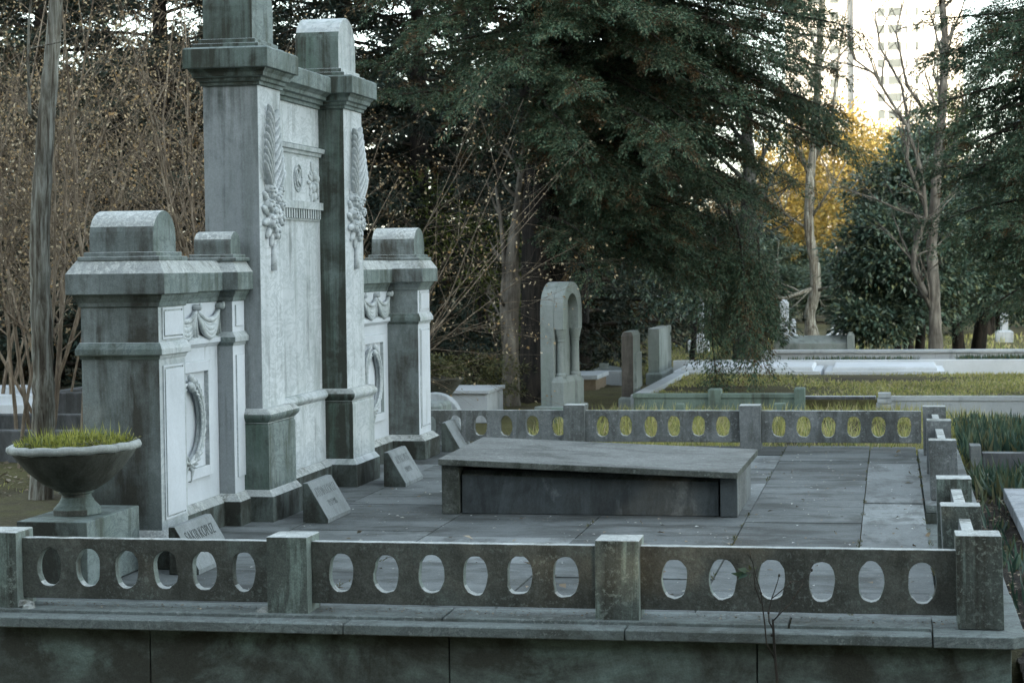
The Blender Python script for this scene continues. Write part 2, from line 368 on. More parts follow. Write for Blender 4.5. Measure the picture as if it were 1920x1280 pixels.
# ------------------------------------------------------------------ raised plot: wall, coping, paving
WY = 8.80      # face of the front wall
OR = (-1.8, 8.8, 0)
rw = thing('plot_wall', OR, 'low mossy marble wall with coping slabs carrying the pierced balustrade', 'wall')
edges = [-6.2, -4.55, -3.36, -1.95, -.58, .50]
for a, b in zip(edges[:-1], edges[1:]):
    MB().box(a+.003, b-.003, WY+random.uniform(0, .004), WY+.10, -1.1, -.052).build('facing_slab', 'wall', rw, OR, bevel=.004)
MB().box(-6.2, .197, WY+.103, 17.4, -.8, -.012).build('rubble_core', 'ground', rw, OR)
for q0, q1 in ((WY+.103, 11.50), (13.42, 17.4)): MB().box(.199, .46, q0, q1, -.8, -.052).build('rubble_core', 'plinth', rw, OR)
MB().box(.199, .46, 11.502, 13.418, -.8, -.165).build('rubble_core', 'plinth', rw, OR)
for q0, q1, zt in ((WY+.104, 11.5, -.052), (11.502, 13.418, -.162), (13.42, 17.6, -.052)): MB().box(.463, .503, q0, q1, -.8, zt).build('facing_slab', 'wall', rw, OR, bevel=.004)
ce = [(-6.2, -4.12, 8.83), (-4.115, -2.425, 8.735), (-2.42, -1.155, 8.735), (-1.15, .165, 8.742)]
for k, (a, b, y) in enumerate(ce):
    MB().loft(a, b, y, 8.86, [(-.004, -.05), (0, -.046), (0, -.006), (-.005, 0)]).build('coping_slab', 'coping', rw, OR, bevel=.004)
MB().prism([(.172, 8.74), (.50, 8.74), (.555, 8.79), (.555, 9.86), (.172, 9.86)], 'z', -.05, .001).build('coping_slab', 'coping', rw, OR, bevel=.004)
for a, b in ((-6.2, -4.3), (-4.29, -2.0), (-1.99, -.45), (-.44, .168)):
    MB().box(a, b, 8.863, 9.14, -.05, .014).build('coping_slab', 'coping', rw, OR, bevel=.004)
for a, b in ((9.865, 11.5), (13.42, 15.0), (15.005, 17.42)):
    MB().box(.215, .55, a, b, -.05, .002).build('coping_slab', ['coping', 'coping', 'paving_pale'], rw, OR, bevel=.005)
MB().box(.20, .56, 11.503, 13.417, -.16, -.12).build('entrance_step', 'coping', rw, OR, bevel=.006)

# paving: one sheet of slabs with open joints
pv = MB(); pp = MB()
cols_x = [(-4.42, -3.6), (-3.6, -2.72), (-2.72, -1.82), (-1.82, -.89), (-.89, -.18), (-.18, .205)]
for ci, (a, b) in enumerate(cols_x):
    y = 9.145; first = True
    while y < 17.6:
        L = random.uniform(1.05, 1.7) if ci < 4 else random.uniform(.95, 1.5)
        if first: L *= random.uniform(.4, 1); first = False
        e = min(y+L, 17.62)
        if 17.62-e < .3: e = 17.62
        dz = random.uniform(-.004, .004); g = random.uniform(.002, .0045)
        t = pp if (ci == 5 and 10.5 < y < 15.5) or random.random() < .12 else pv
        dz2 = dz+random.uniform(-.003, .003)
        t.add([(a+g, y+g, -.03), (b-g, y+g, -.03), (b-g, e-g, -.03), (a+g, e-g, -.03),
               (a+g, y+g, dz), (b-g, y+g, dz), (b-g, e-g, dz2), (a+g, e-g, dz2)],
              [(4, 5, 6, 7), (0, 1, 5, 4), (1, 2, 6, 5), (2, 3, 7, 6), (3, 0, 4, 7)])
        y = e
pvo = pv.build('pavement', 'paving'); pvo['kind'] = 'structure'
ppo = pp.build('pavement', 'paving_pale'); ppo['kind'] = 'structure'

# ------------------------------------------------------------------ balustrades
def oval_panel(L, h, t, n=6, ow=.057, oh=.087, zc=None, first=None, pitch=None):
    """slab in local (s, z), thickness t, with n oval holes; returns grid quads around the holes"""
    mb = MB(); K = 24
    pitch = pitch or L*.156; c0 = first if first is not None else (L-pitch*(n-1))/2
    zc = zc if zc is not None else h*.5
    cells = []
    xb = [0]+[c0+pitch*(i+.5) for i in range(n-1)]+[L]
    for i in range(n):
        cx = c0+pitch*i; x0, x1 = xb[i], xb[i+1]
        inner = []; outer = []; ow_ = ow*random.uniform(.96, 1.04); oh_ = oh*random.uniform(.97, 1.03); ox_ = random.gauss(0, .0025); oz_ = random.gauss(0, .002); chip = random.randrange(K) if random.random() < .55 else -9
        for k in range(K):
            a = 2*math.pi*k/K; ca, sa = math.cos(a), math.sin(a)
            e = 2/2.4
            nz = 1+random.gauss(0, .012)+(.07 if abs(k-chip) < 2 else 0); inner.append((cx+ox_+nz*ow_*math.copysign(abs(ca)**e, ca), zc+oz_+nz*oh_*math.copysign(abs(sa)**e, sa)))
            # outer point on the rectangle
            dx = (x1-cx) if ca > 0 else (cx-x0); dz = (h-zc) if sa > 0 else zc
            tt = min(dx/abs(ca) if abs(ca) > 1e-6 else 1e9, dz/abs(sa) if abs(sa) > 1e-6 else 1e9)
            outer.append((cx+tt*ca, zc+tt*sa))
        # snap nearest outer points to the corners
        for X0, Z0 in ((x0, 0), (x1, 0), (x0, h), (x1, h)):
            kk = min(range(K), key=lambda q: (outer[q][0]-X0)**2+(outer[q][1]-Z0)**2); outer[kk] = (X0, Z0)
        vs = [(p[0], -t/2, p[1]) for p in outer]+[(p[0], -t/2, p[1]) for p in inner]+[(p[0], t/2, p[1]) for p in outer]+[(p[0], t/2, p[1]) for p in inner]
        fs = []
        for k in range(K):
            j = (k+1) % K
            fs += [(k, j, K+j, K+k), (2*K+j, 2*K+k, 3*K+k, 3*K+j), (K+k, K+j, 3*K+j, 3*K+k)]
            pa, pb = outer[k], outer[j]
            if (abs(pa[1]) < 1e-6 and abs(pb[1]) < 1e-6) or (abs(pa[1]-h) < 1e-6 and abs(pb[1]-h) < 1e-6) or \
               (i == 0 and abs(pa[0]) < 1e-6 and abs(pb[0]) < 1e-6) or (i == n-1 and abs(pa[0]-L) < 1e-6 and abs(pb[0]-L) < 1e-6):
                fs.append((j, k, 2*K+k, 2*K+j))
        mb.add(vs, fs)
    return mb
def panel(x0, y0, x1, y1, z0, h, t, mats, parent, org, n=6, **kw):
    L = math.hypot(x1-x0, y1-y0); mb = oval_panel(L, h, t, n, **kw)
    dx, dy = (x1-x0)/L, (y1-y0)/L
    mb.v = [(x0+dx*s-dy*q, y0+dy*s+dx*q, z0+z) for s, q, z in mb.v]
    sd_ = random.uniform(0, 9)
    mb.v = [(px+.0015*math.sin(px*61+pz*47+sd_), py+.0022*math.sin(px*23+pz*31+sd_)*math.sin(px*7+sd_), pz+.0007*math.sin(px*37+py*41+sd_)) for px, py, pz in mb.v]
    ob = mb.build('pierced_panel', mats, parent, org, bevel=.004)
    return ob
def post(x, y, wdt, z0, z1, mats, parent, org, dep=None, lean=0.0):
    dep = dep or wdt
    mb = MB().loft(x-wdt/2, x+wdt/2, y, y+dep, [(-.002, z0), (0, z0+.004), (0, z1-.004), (-.002, z1)])
    mb.v = [(px-lean*(pz-z0), py, pz) for px, py, pz in mb.v]
    jx, jy = random.gauss(0, .004), random.gauss(0, .004)
    mb.v = [(px+jx*(pz-z0)*4+random.gauss(0, .0015), py+jy*(pz-z0)*4+random.gauss(0, .0015), pz+random.gauss(0, .001)) for px, py, pz in mb.v]
    return mb.build('post', mats, parent, org, bevel=.007, seg=3)
FM = ['fence_side', 'fence_face', 'lichen_lit_top']; PM = ['fence_side', 'fence_post', 'lichen_lit_top']; GM = ['fence_grey', 'fence_grey', 'lichen_lit_top']
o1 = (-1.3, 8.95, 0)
bl = thing('stone_balustrade', o1, 'dirt-crusted and shade-darkened balustrade with oval holes in the foreground, nearest to the viewer', 'balustrade', 'pierced stone balustrades round the plot')
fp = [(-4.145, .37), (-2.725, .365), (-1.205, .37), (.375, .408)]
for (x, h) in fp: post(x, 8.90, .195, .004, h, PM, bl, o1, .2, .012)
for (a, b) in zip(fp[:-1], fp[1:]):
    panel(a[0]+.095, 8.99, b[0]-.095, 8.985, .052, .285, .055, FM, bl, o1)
for (mx, my, r) in ((-4.03, 8.93, .05), (-2.85, 8.92, .035), (-3.99, 8.9, .03)):
    mb = MB().ell((mx, my, .012), (r, r*.8, .03), (1, .3, 0), 9, 6)
    mb.v = [(x+random.gauss(0, .004), y+random.gauss(0, .004), max(.004, z+random.gauss(0, .004))) for x, y, z in mb.v]
    mb.build('mortar_lump', 'urn_rim', bl, o1)
o2 = (.345, 10.2, 0)
br = thing('stone_balustrade', o2, 'short run of balustrade going back from the right foreground corner post', 'balustrade', 'pierced stone balustrades round the plot')
for y in (10.01, 11.30): post(.345, y, .19, .006, .402, ['fence_grey', 'fence_post', 'lichen_lit_top'], br, o2, .18, .01)
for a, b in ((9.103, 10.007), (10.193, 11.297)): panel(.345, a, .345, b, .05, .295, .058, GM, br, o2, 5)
o3 = (.345, 15.2, 0)
b3 = thing('stone_balustrade', o3, 'far stretch of grey balustrade beyond the gap on the right side', 'balustrade', 'pierced stone balustrades round the plot')
for y in (13.67, 15.38, 16.82): post(.347, y, .18, .006, .402, GM, b3, o3, .18, .01)
for a, b in ((13.853, 15.377), (15.563, 16.817)): panel(.347, a, .347, b, .05, .29, .055, GM, b3, o3, 6)
o4 = (-1.6, 17.3, 0)
b4 = thing('stone_balustrade', o4, 'grey balustrade along the far side of the paving with grass behind its holes', 'balustrade', 'pierced stone balustrades round the plot')
bp = [-4.34, -2.69, -1.175]
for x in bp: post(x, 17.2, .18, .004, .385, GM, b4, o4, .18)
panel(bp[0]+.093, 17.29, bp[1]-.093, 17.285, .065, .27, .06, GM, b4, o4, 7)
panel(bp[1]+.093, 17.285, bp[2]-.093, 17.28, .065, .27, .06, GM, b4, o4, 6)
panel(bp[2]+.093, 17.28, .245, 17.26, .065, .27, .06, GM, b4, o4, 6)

# ------------------------------------------------------------------ the monument
MO = (-4.08, 13.5, 0)
mon = thing('funerary_monument', MO, 'tall weathered white marble monument with two pillars, wreathed wings and round-topped blocks', 'monument')
FACE = ['marble', 'grime_shade', 'lichen_lit_top']
def arch_block(x0, x1, y0, y1, z0, z1, parent, mats, steps=((.055, .03), (.025, .03))):
    """round-topped block (barrel along X) on two thin steps"""
    mb = MB(); z = z0
    for o, h in steps: mb.box(x0-o, x1+o, y0-o, y1+o, z-.003, z+h); z += h
    r = (y1-y0)/2; cy = (y0+y1)/2; zs = z1-r*.82
    poly = [(y0, z-.003), (y1, z-.003), (y1, zs)]
    for k in range(1, 16):
        a = math.pi*k/16; poly.append((cy+r*math.cos(a), zs+r*.82*math.sin(a)))
    poly.append((y0, zs)); mb.prism(poly, 'x', x0, x1)
    return mb.build('round_topped_block', mats, parent, MO, bevel=.006)
TORUS = lambda z0, z1, o: [(0, z0)]+[(o*math.sin(math.pi*k/8), z0+(z1-z0)*k/8) for k in range(1, 8)]+[(0, z1)]
PX1 = -3.89                                            # face of the tall shafts
def relief_palm(yc, zb, zt, X, flip):
    """palm frond, roses and tied stem carved in relief on a shaft face"""
    mb = MB(); H = zt-zb
    spine = [(yc+flip*(.02*math.sin(t*3)), zb+H*t) for t in [i/10 for i in range(11)]]
    mb.tube([(X+.012, y, z) for y, z in spine[2:]], [.012]*5+[.009, .007, .005, .003], 6)
    for k in range(9):
        t = .27+.70*k/9; z = zb+H*t; y = yc+flip*.02*math.sin(t*3)
        for sgn in (-1, 1):
            ln = (.36 if sgn*flip > 0 else .30)*(1-.62*(t-.27)/.7)
            d = Vector((.05, sgn*.66, .75))
            c = Vector((X+.012, y, z))+d*ln*.5
            c.y = max(min(c.y, yc+.17), yc-.17)
            mb.ell(c+Vector((.010, 0, 0)), (ln*.52, .0085, .026), d, 8, 5)
    for (dy, dz, r) in ((-.08, .30, .052), (-.12, .21, .05), (.0, .17, .06), (-.07, .11, .055), (.09, .13, .058), (.11, .22, .045), (.03, .27, .045), (.0, .05, .06), (-.11, .32, .035), (.09, .31, .04)):
        c = Vector((X+.01, yc+dy, zb+.13*0+dz))
        mb.ell(c, (r, r*.95, .045), (0, 0, 1), 12, 6)
        for q in range(5):
            a = 2*math.pi*q/5+dz*9
            mb.ell(c+Vector((.028, math.cos(a)*r*.55, math.sin(a)*r*.55)), (r*.42, r*.30, .022), (0, math.cos(a+1.2), math.sin(a+1.2)), 8, 5)
        mb.ell(c+Vector((.046, 0, 0)), (r*.25, r*.25, .012), (0, 0, 1), 8, 5)
    for q in range(14):
        a = 2*math.pi*q/14; mb.ell((X+.008, yc+.15*math.cos(a), zb+.18+.17*math.sin(a)), (.07, .028, .022), (0, math.cos(a), math.sin(a)+.3), 8, 5)
    mb.tube([(X+.008, yc, zb+.04), (X+.012, yc-.005, zb-.09), (X+.012, yc-.01, zb-.20)], [.022, .019, .024], 8)
    return mb
for (yc, hw, seed) in ((12.47, .24, 0), (14.51, .255, 1)):
    y0, y1 = yc-hw, yc+hw; gm = 'grime_shade_mid' if seed == 0 else 'grime_shade_green'
    sh = MB().box(-4.25, PX1, y0, y1, .70, 2.745).build('tall_pillar', ['marble_panel', gm, 'marble'], mon, MO, bevel=.006)
    MB().loft(-4.25, PX1, y0, y1, [(.085, 0), (.085, .165), (.055, .205), (.03, .206)]).build('plinth', ['plinth', 'plinth', 'marble' if seed else 'lichen_lit_top'], sh, MO, bevel=.005)
    MB().loft(-4.25, PX1, y0, y1, [(.052, .203), (.052, .60), (.044, .615), (.05, .622)]+[(.045+.03*math.sin(math.pi*k/8), .625+.085*k/8) for k in range(9)]+[(.01, .712)]).build('pedestal', ['marble' if seed else 'greenstone', 'grime_shade_green', 'lichen_lit_top'], sh, MO, bevel=.004)
    MB().loft(-4.25, PX1, y0, y1, [(-.004, 2.74), (.016, 2.742), (.016, 2.765), (.031, 2.768), (.034, 2.79), (.052, 2.795), (.058, 2.82), (.072, 2.835), (.075, 2.845), (.097, 2.846), (.097, 2.965), (.082, 2.976)]).build('cornice', ['greenstone', 'grime_shade_green', 'greenstone'], sh, MO, bevel=.004)
    arch_block(-4.25, PX1-.035, y0+.02, y1-.02, 2.974, 3.42, sh, ['marble' if seed else 'greenstone', 'grime_shade_green', 'marble'])
    relief_palm(yc+.01, 1.78, 2.60, PX1, 1 if seed else -1).build('palm_relief', 'marble_panel', sh, MO, smooth=True)
# centre panel between the pillars
CX = -4.08
cpn = MB().box(-4.22, CX, 12.70, 14.27, .66, 2.75).build('centre_panel', ['marble_panel', 'grime_shade', 'marble'], mon, MO)
MB().box(-4.22, CX+.035, 12.76, 14.21, .15, .635).build('lower_panel', ['marble_panel', 'grime_shade', 'marble'], cpn, MO, bevel=.005)
MB().loft(-4.20, CX+.03, 12.755, 14.215, [(.0, .632)]+[(.035*math.sin(math.pi*k/8), .634+.075*k/8) for k in range(1, 8)]+[(0, .71)]).build('torus_moulding', ['marble', 'grime_shade', 'marble'], cpn, MO)
MB().loft(-4.20, CX+.09, 12.74, 14.25, [(0, 0), (0, .16), (-.04, .20)]).build('base_course', ['plinth', 'plinth', 'lichen_lit_top'], cpn, MO, bevel=.004)
MB().loft(-4.24, CX-.002, 12.65, 14.35, [(0, 2.735), (.022, 2.737), (.022, 2.762), (.045, 2.765), (.05, 2.79), (.078, 2.795), (.083, 2.82), (.105, 2.835), (.128, 2.845), (.128, 2.952), (.112, 2.962)]).build('cornice', ['greenstone', 'grime_shade_green', 'greenstone'], cpn, MO, bevel=.003)
MB().loft(-4.1, CX, 12.76, 14.20, [(.0, 2.36), (.012, 2.362), (.012, 2.385), (.026, 2.388), (.03, 2.41), (.046, 2.415), (.05, 2.445), (.0, 2.46)]).build('string_course', ['marble', 'grime_shade', 'greenstone'], cpn, MO, bevel=.002)
MB().box(-4.1, CX+.012, 12.78, 14.20, 2.058, 2.364).build('plaque', ['marble_panel', 'grime_shade', 'marble'], cpn, MO)
dn = MB().box(-4.1, CX+.045, 12.78, 14.20, 2.005, 2.058)
yy = 12.80
while yy < 14.17: dn.box(-4.1, CX+.034, yy, yy+.034, 1.94, 2.008); yy += .058
dn.box(-4.1, CX+.014, 12.785, 14.195, 1.925, 2.006)
dn.build('dentil_band', ['marble', 'grime_shade', 'marble'], cpn, MO)
mg = MB(); ym, zm, xm = 13.67, 2.22, CX+.012
mg.tube([(xm+.004, ym+.095*math.cos(2*math.pi*k/40), zm+.095*math.sin(2*math.pi*k/40)) for k in range(41)], .006, 6)
mg.tube([(xm+.004, ym+.082*math.cos(2*math.pi*k/40), zm+.082*math.sin(2*math.pi*k/40)) for k in range(41)], .003, 6)
mg.tube([(xm+.006, ym+.038*math.sin(t)*(1 if t < math.pi else 1), zm+.06-.12*t/(2*math.pi)) for t in [2*math.pi*k/24 for k in range(25)]], .007, 6)
mg.tube([(xm+.006, ym-.045, zm-.055), (xm+.006, ym-.045, zm+.055)], .006, 6)
mg.tube([(xm+.006, ym+.05, zm+.055), (xm+.008, ym-.04, zm), (xm+.006, ym+.05, zm-.055)], .006, 6)
mg.build('monogram', 'marble', cpn, MO, smooth=True)
bq = MB()
for k in range(16):
    a = 2*math.pi*k/16; r = .06+.05*(k % 3)/2
    d = Vector((.05, math.cos(a), math.sin(a)))
    bq.ell(Vector((CX+.010, 14.05, 2.20))+d*r, (.055, .018, .012), d, 8, 5)
for dy, dz in ((-.03, -.04), (.05, -.03), (.01, .05), (.0, -.1), (.07, .03)):
    bq.ell((CX+.015, 14.05+dy, 2.20+dz), (.04, .036, .028), (0, 0, 1), 10, 6)
bq.build('flower_relief', 'marble', cpn, MO, smooth=True)
lt = MB()
# wings
WX = -4.10
def laurel(yc, zc, R, X):
    mb = MB(); pts = []
    for k in range(41):
        a = -math.pi/2+2*math.pi*k/40; pts.append((X+.018, yc+R*math.cos(a), zc+R*math.sin(a)))
    mb.tube(pts, .017, 8)
    for half in (1, -1):
        for k in range(15):
            a = -math.pi/2+half*(.15+2.75*k/15)
            for off, tw in ((-.016, -.5), (0.004, 0), (.024, .5)):
                t = a+half*math.pi/2+half*tw*-1
                c = Vector((X+.045-.4*abs(off), yc+(R+off)*math.cos(a), zc+(R+off)*math.sin(a)))
                mb.ell(c+Vector((.006, 0, 0)), (.047, .012, .010), (.12, math.cos(t), math.sin(t)), 8, 5)
    for half in (1, -1):
        mb.tube([(X+.03, yc, zc-R), (X+.03, yc+half*.06, zc-R-.05), (X+.02, yc+half*.05, zc-R-.12)], [.015, .018, .01], 6)
    for q in range(4):
        a = 2*math.pi*q/4+.4; mb.ell((X+.06, yc+.03*math.cos(a), zc+R+.03*math.sin(a)), (.03, .025, .022), (0, math.cos(a), math.sin(a)), 8, 5)
    return mb
def swags(ys_, X, zt):
    mb = MB()
    for a, b in zip(ys_[:-1], ys_[1:]):
        for q, (dep, r) in enumerate(((.085, .013), (.112, .016), (.14, .014), (.163, .010), (.058, .010))):
            pts = []
            for k in range(15):
                t = k/14; s = 1-(2*t-1)**2
                pts.append((X+.012+.010*s+.003*q, a+(b-a)*t, zt-.02-dep*s))
            mb.tube(pts, [.008+r*(1-(2*k/14-1)**2)**.7 for k in range(15)], 7)
    for y in ys_:
        mb.ell((X+.026, y, zt+.0), (.022, .019, .036), (0, 0, 1), 10, 6)
        mb.ell((X+.048, y+.004, zt+.005), (.024, .018, .012), (0, .2, 1), 10, 6)
        for o in (-.012, .012):
            mb.tube([(X+.02, y, zt-.02), (X+.018, y+o, zt-.10), (X+.014, y+o*2.2, zt-.18)], [.006, .009, .013], 6)
    return mb
PIERCAP = [(.0, 1.395), (.008, 1.397), (.013, 1.42), (.03, 1.445), (.034, 1.463), (.06, 1.464), (.06, 1.575), (.012, 1.648)]
def wing(ya0, ya1, yb0, yb1, wy0, wy1, near):
    """end pier ya0..ya1, inner pier yb0..yb1, wall wy0..wy1"""
    ep = MB().box(-4.28, -3.84, ya0, ya1, .19, 1.40).build('end_pier', FACE if near else ['white_stone', 'grime_shade', 'marble'], mon, MO, bevel=.005)
    MB().loft(-4.28, -3.84, ya0, ya1, [(.06, 0), (.06, .155), (.012, .20)]).build('plinth', ['plinth', 'plinth', 'lichen_lit_top'], ep, MO, bevel=.005)
    MB().loft(-4.28, -3.84, ya0, ya1, [(.003, 1.115), (.007, 1.125), (.01, 1.137), (.026, 1.14), (.026, 1.17), (.008, 1.205), (.003, 1.206)]).build('string_course', ['marble', 'greenstone', 'marble'], ep, MO, bevel=.003)
    MB().loft(-4.28, -3.84, ya0, ya1, PIERCAP).build('cap', ['greenstone', 'grime_shade', 'lichen_lit_top'], ep, MO, bevel=.004)
    cyp = (ya0+ya1)/2; hp = (ya1-ya0)/2
    for (p0, p1) in ((.27, 1.06), (1.24, 1.37)):
        fr = MB(); a0, a1 = cyp-hp*.68, cyp+hp*.68; t = .012
        fr.box(-3.845, -3.828, a0, a1, p0, p1)
        for (q0, q1, z0, z1) in ((a0-.02, a0-.008, p0-.02, p1+.02), (a1+.008, a1+.02, p0-.02, p1+.02)): fr.box(-3.845, -3.832, q0, q1, z0, z1)
        fr.box(-3.845, -3.833, a0-.008, a1+.008, p1+.008, p1+.02); fr.box(-3.845, -3.833, a0-.008, a1+.008, p0-.02, p0-.008)
        fr.build('raised_panel', ['white_stone', 'marble', 'marble'], ep, MO, bevel=.002)
    arch_block(-4.235, -3.872, ya0+.03, ya1-.03, 1.645, 1.915, ep, ['greenstone', 'grime_shade', 'lichen_lit_top'], ((.05, .022), (.025, .024)))
    ip = MB().box(-4.28, -4.0, yb0, yb1, .19, 1.40).build('inner_pier', ['white_stone', 'grime_shade_mid', 'marble'], mon, MO, bevel=.004)
    MB().loft(-4.28, -4.0, yb0, yb1, [(.05, 0), (.05, .157), (.01, .202)]).build('plinth', ['plinth', 'plinth', 'lichen_lit_top'], ip, MO, bevel=.004)
    MB().loft(-4.28, -4.0, yb0, yb1, [(.003, 1.117), (.009, 1.139), (.025, 1.142), (.025, 1.172), (.003, 1.204)]).build('string_course', ['marble', 'greenstone', 'marble'], ip, MO, bevel=.003)
    MB().loft(-4.28, -4.0, yb0, yb1, [(o, z-.002) for o, z in PIERCAP]).build('cap', ['greenstone', 'grime_shade', 'lichen_lit_top'], ip, MO, bevel=.004)
    yi = (yb0+yb1)/2; hi = (yb1-yb0)/2*.6
    for p0, p1 in ((.30, 1.06), (1.24, 1.37)): MB().box(-4.005, -3.990, yi-hi, yi+hi, p0, p1).build('raised_panel', ['white_stone', 'marble', 'marble'], ip, MO, bevel=.002)
    arch_block(-4.25, -4.01, yb0+.02, yb1-.02 if near else yb1-.02, 1.643, 1.825, ip, ['greenstone', 'grime_shade', 'lichen_lit_top'], ((.05, .02), (.025, .02)))
    wl = MB().box(-4.24, WX, wy0, wy1, .17, 1.40).build('wing_wall', ['white_stone', 'grime_shade', 'marble'], mon, MO)
    MB().loft(-4.24, WX, wy0, wy1, [(.045, 0), (.045, .152), (.005, .198)]).build('base_course', ['plinth', 'plinth', 'lichen_lit_top'], wl, MO, bevel=.004)
    MB().loft(-4.2, WX, wy0, wy1, [(.0, 1.12), (.02, 1.143), (.03, 1.145), (.03, 1.174), (.0, 1.20)]).build('string_course', ['white_stone', 'greenstone', 'marble'], wl, MO, bevel=.003)
    MB().loft(-4.24, WX, wy0, wy1, [(o, z-.004) for o, z in PIERCAP]).build('cap', ['greenstone', 'grime_shade', 'lichen_lit_top'], wl, MO, bevel=.004)
    fr = MB(); yc = (wy0+wy1)/2; a, b, z0, z1 = yc-.47, yc+.47, .345, 1.045; t = .075
    fr.box(WX-.004, WX+.028, a, a+t, z0, z1); fr.box(WX-.004, WX+.028, b-t, b, z0, z1)
    fr.box(WX-.004, WX+.029, a+t, b-t, z1-t*.85, z1); fr.box(WX-.004, WX+.029, a+t, b-t, z0, z0+t*.85)
    fr.build('panel_frame', ['white_stone', 'marble', 'marble'], wl, MO, bevel=.003)
    laurel(yc, .69, .235, WX).build('laurel_wreath', 'marble', wl, MO, smooth=True)
    ph = .42; ysw = [yc+ph*(k-1.5) for k in range(4)]
    swags(ysw, WX, 1.365).build('festoon', 'marble', wl, MO, smooth=True)
wing(10.275, 10.685, 11.99, 12.225, 10.69, 11.985, True)
wing(16.31, 16.74, 14.765, 15.0, 15.005, 16.305, False)

# ------------------------------------------------------------------ name blocks
def text_part(txt, size, mat, parent, mtx, depth=.0015, sx=.75):
    """each word an inscription part of its own, the line centred"""
    mes = []
    for word in txt.split():
        cu = bpy.data.curves.new('text', 'FONT'); cu.body = word; cu.size = size; cu.extrude = depth; cu.space_character = 1.12
        t = bpy.data.objects.new('text', cu); COL.objects.link(t)
        me = bpy.data.meshes.new_from_object(t.evaluated_get(bpy.context.evaluated_depsgraph_get())); bpy.data.objects.remove(t)
        xs_ = [v.co.x for v in me.vertices]; mes.append((me, min(xs_), max(xs_)))
    gap = size*.32; tot = sum(q-p for _, p, q in mes)+gap*(len(mes)-1); x = -tot/2
    for me, p, q in mes:
        me.transform(Matrix.Translation((x-p, 0, 0))); me.transform(Matrix.Diagonal((sx, 1, 1, 1))); me.transform(mtx); x += q-p+gap
        me.materials.clear(); me.materials.append(M[mat])
        ob = bpy.data.objects.new('inscription', me); COL.objects.link(ob); ob.parent = parent
NB = [(-3.72, 10.04, .58, 'SAKIR KOPUZ', '1884  1953', 'letters', 'grey wedge-shaped name block with clear lettering, beside the urn block'),
      (-3.62, 12.16, .54, 'AYDIN KOPUZ', '1912  1985', 'letters_worn', 'worn grey wedge-shaped name block beside the base of the nearer tall pillar'),
      (-3.62, 14.22, .54, 'ULVI KOPUZ', '1909  1991', 'letters_worn', 'streaked wedge-shaped name block beyond the farther tall pillar'),
      (-3.80, 16.95, .46, '', '', 'letters', 'small pale wedge-shaped block leaning at the far left end behind the tomb')]
for (x, y, L, t1, t2, mt, lab) in NB:
    o = (x+.08, y+L/2, 0)
    nb = thing('name_block', o, lab, 'grave marker', 'wedge-shaped name blocks at the foot of the monument')
    h = .25; poly = [(x, 0), (x+.165, 0), (x+.165, .028), (x+.035, h), (x, h)]
    MB().prism(poly, 'y', y, y+L).build('block', ['name_front', 'plinth', 'name_front'], nb, o, bevel=.005)  # near end takes the dark plinth stone, shade put into its colour
    sl_ = Vector((.13, 0, .028-h)).normalized()        # down the slope
    up = -sl_; right = Vector((0, 1, 0)); nrm = right.cross(up)
    if nrm.x < 0: nrm = -nrm
    for txt, dist, s in ((t1, .105, .088), (t2, .185, .06)):
        if not txt: continue
        p = Vector((x+.035, y+L/2, h))+sl_*dist+nrm*.0008-Vector(o)
        mx = Matrix(((right.x, up.x, nrm.x, p.x), (right.y, up.y, nrm.y, p.y), (right.z, up.z, nrm.z, p.z), (0, 0, 0, 1)))
        text_part(txt, s, mt, nb, mx, .001, .74)

# ------------------------------------------------------------------ urn on its block
ob_ = (-4.13, 9.8, 0)
ub = thing('urn_pedestal', ob_, 'plain greenish stone block under the planted urn', 'pedestal')
MB().box(-4.31, -3.935, 9.475, 10.19, .003, .345).build('block', ['greenstone', 'plinth', 'greenstone'], ub, ob_, bevel=.006)
uo = (-4.12, 9.80, .345)
ur = thing('planted_urn', uo, 'wide footed stone urn full of yellow-green grass on a stone block', 'urn')
prof = [(.08, .115), (.115, .125), (.19, .165), (.265, .225), (.325, .29), (.345, .315), (.352, .325), (.372, .331), (.38, .345), (.376, .360), (.36, .368), (.335, .366), (.32, .345), (.30, .33)]
MB().lathe([(r, z) for r, z in prof[:7]], 0, 0, 64).build('bowl', 'urn', ur, (0, 0, 0), smooth=True)
rim = MB().lathe([(r, z) for r, z in prof[6:]], 0, 0, 96)
rim.v = [(x*(1+.006*math.sin(math.atan2(y, x)*9)+random.gauss(0, .0025)), y*(1+.006*math.sin(math.atan2(y, x)*9)+random.gauss(0, .0025)), z+.002*math.sin(math.atan2(y, x)*14)+random.gauss(0, .0012)) for x, y, z in rim.v]
rim.build('rim', 'urn_rim', ur, (0, 0, 0), smooth=True)
ft = MB(); ft.lathe([(.145, .0), (.145, .03), (.125, .045)], 0, 0, 8)
ft.lathe([(.122, .044), (.10, .065), (.085, .09), (.082, .105), (.098, .108), (.10, .118), (.09, .124)], 0, 0, 40)
ft.build('foot', ['greenstone', 'urn', 'greenstone'], ur, (0, 0, 0), bevel=.003)
n = 3000; r = .325*np.sqrt(RNG.random(n)); a = RNG.random(n)*2*np.pi
c = np.stack([r*np.cos(a), r*np.sin(a), np.full(n, .345)], 1)
d = np.stack([RNG.normal(0, .35, n)+np.cos(a)*r*1.2, RNG.normal(0, .35, n)+np.sin(a)*r*1.2, np.ones(n)], 1)
lv = leaves(c, d, rdir(n), RNG.uniform(.03, .10, n)*(1.15-r/.325*.55)*(.6+.55*(np.sin(c[:, 0]*23+2)*np.sin(c[:, 1]*27) > -.1)), .007, .1)
n2 = 3600; r2 = .345*np.sqrt(RNG.random(n2)); a2 = RNG.random(n2)*2*np.pi
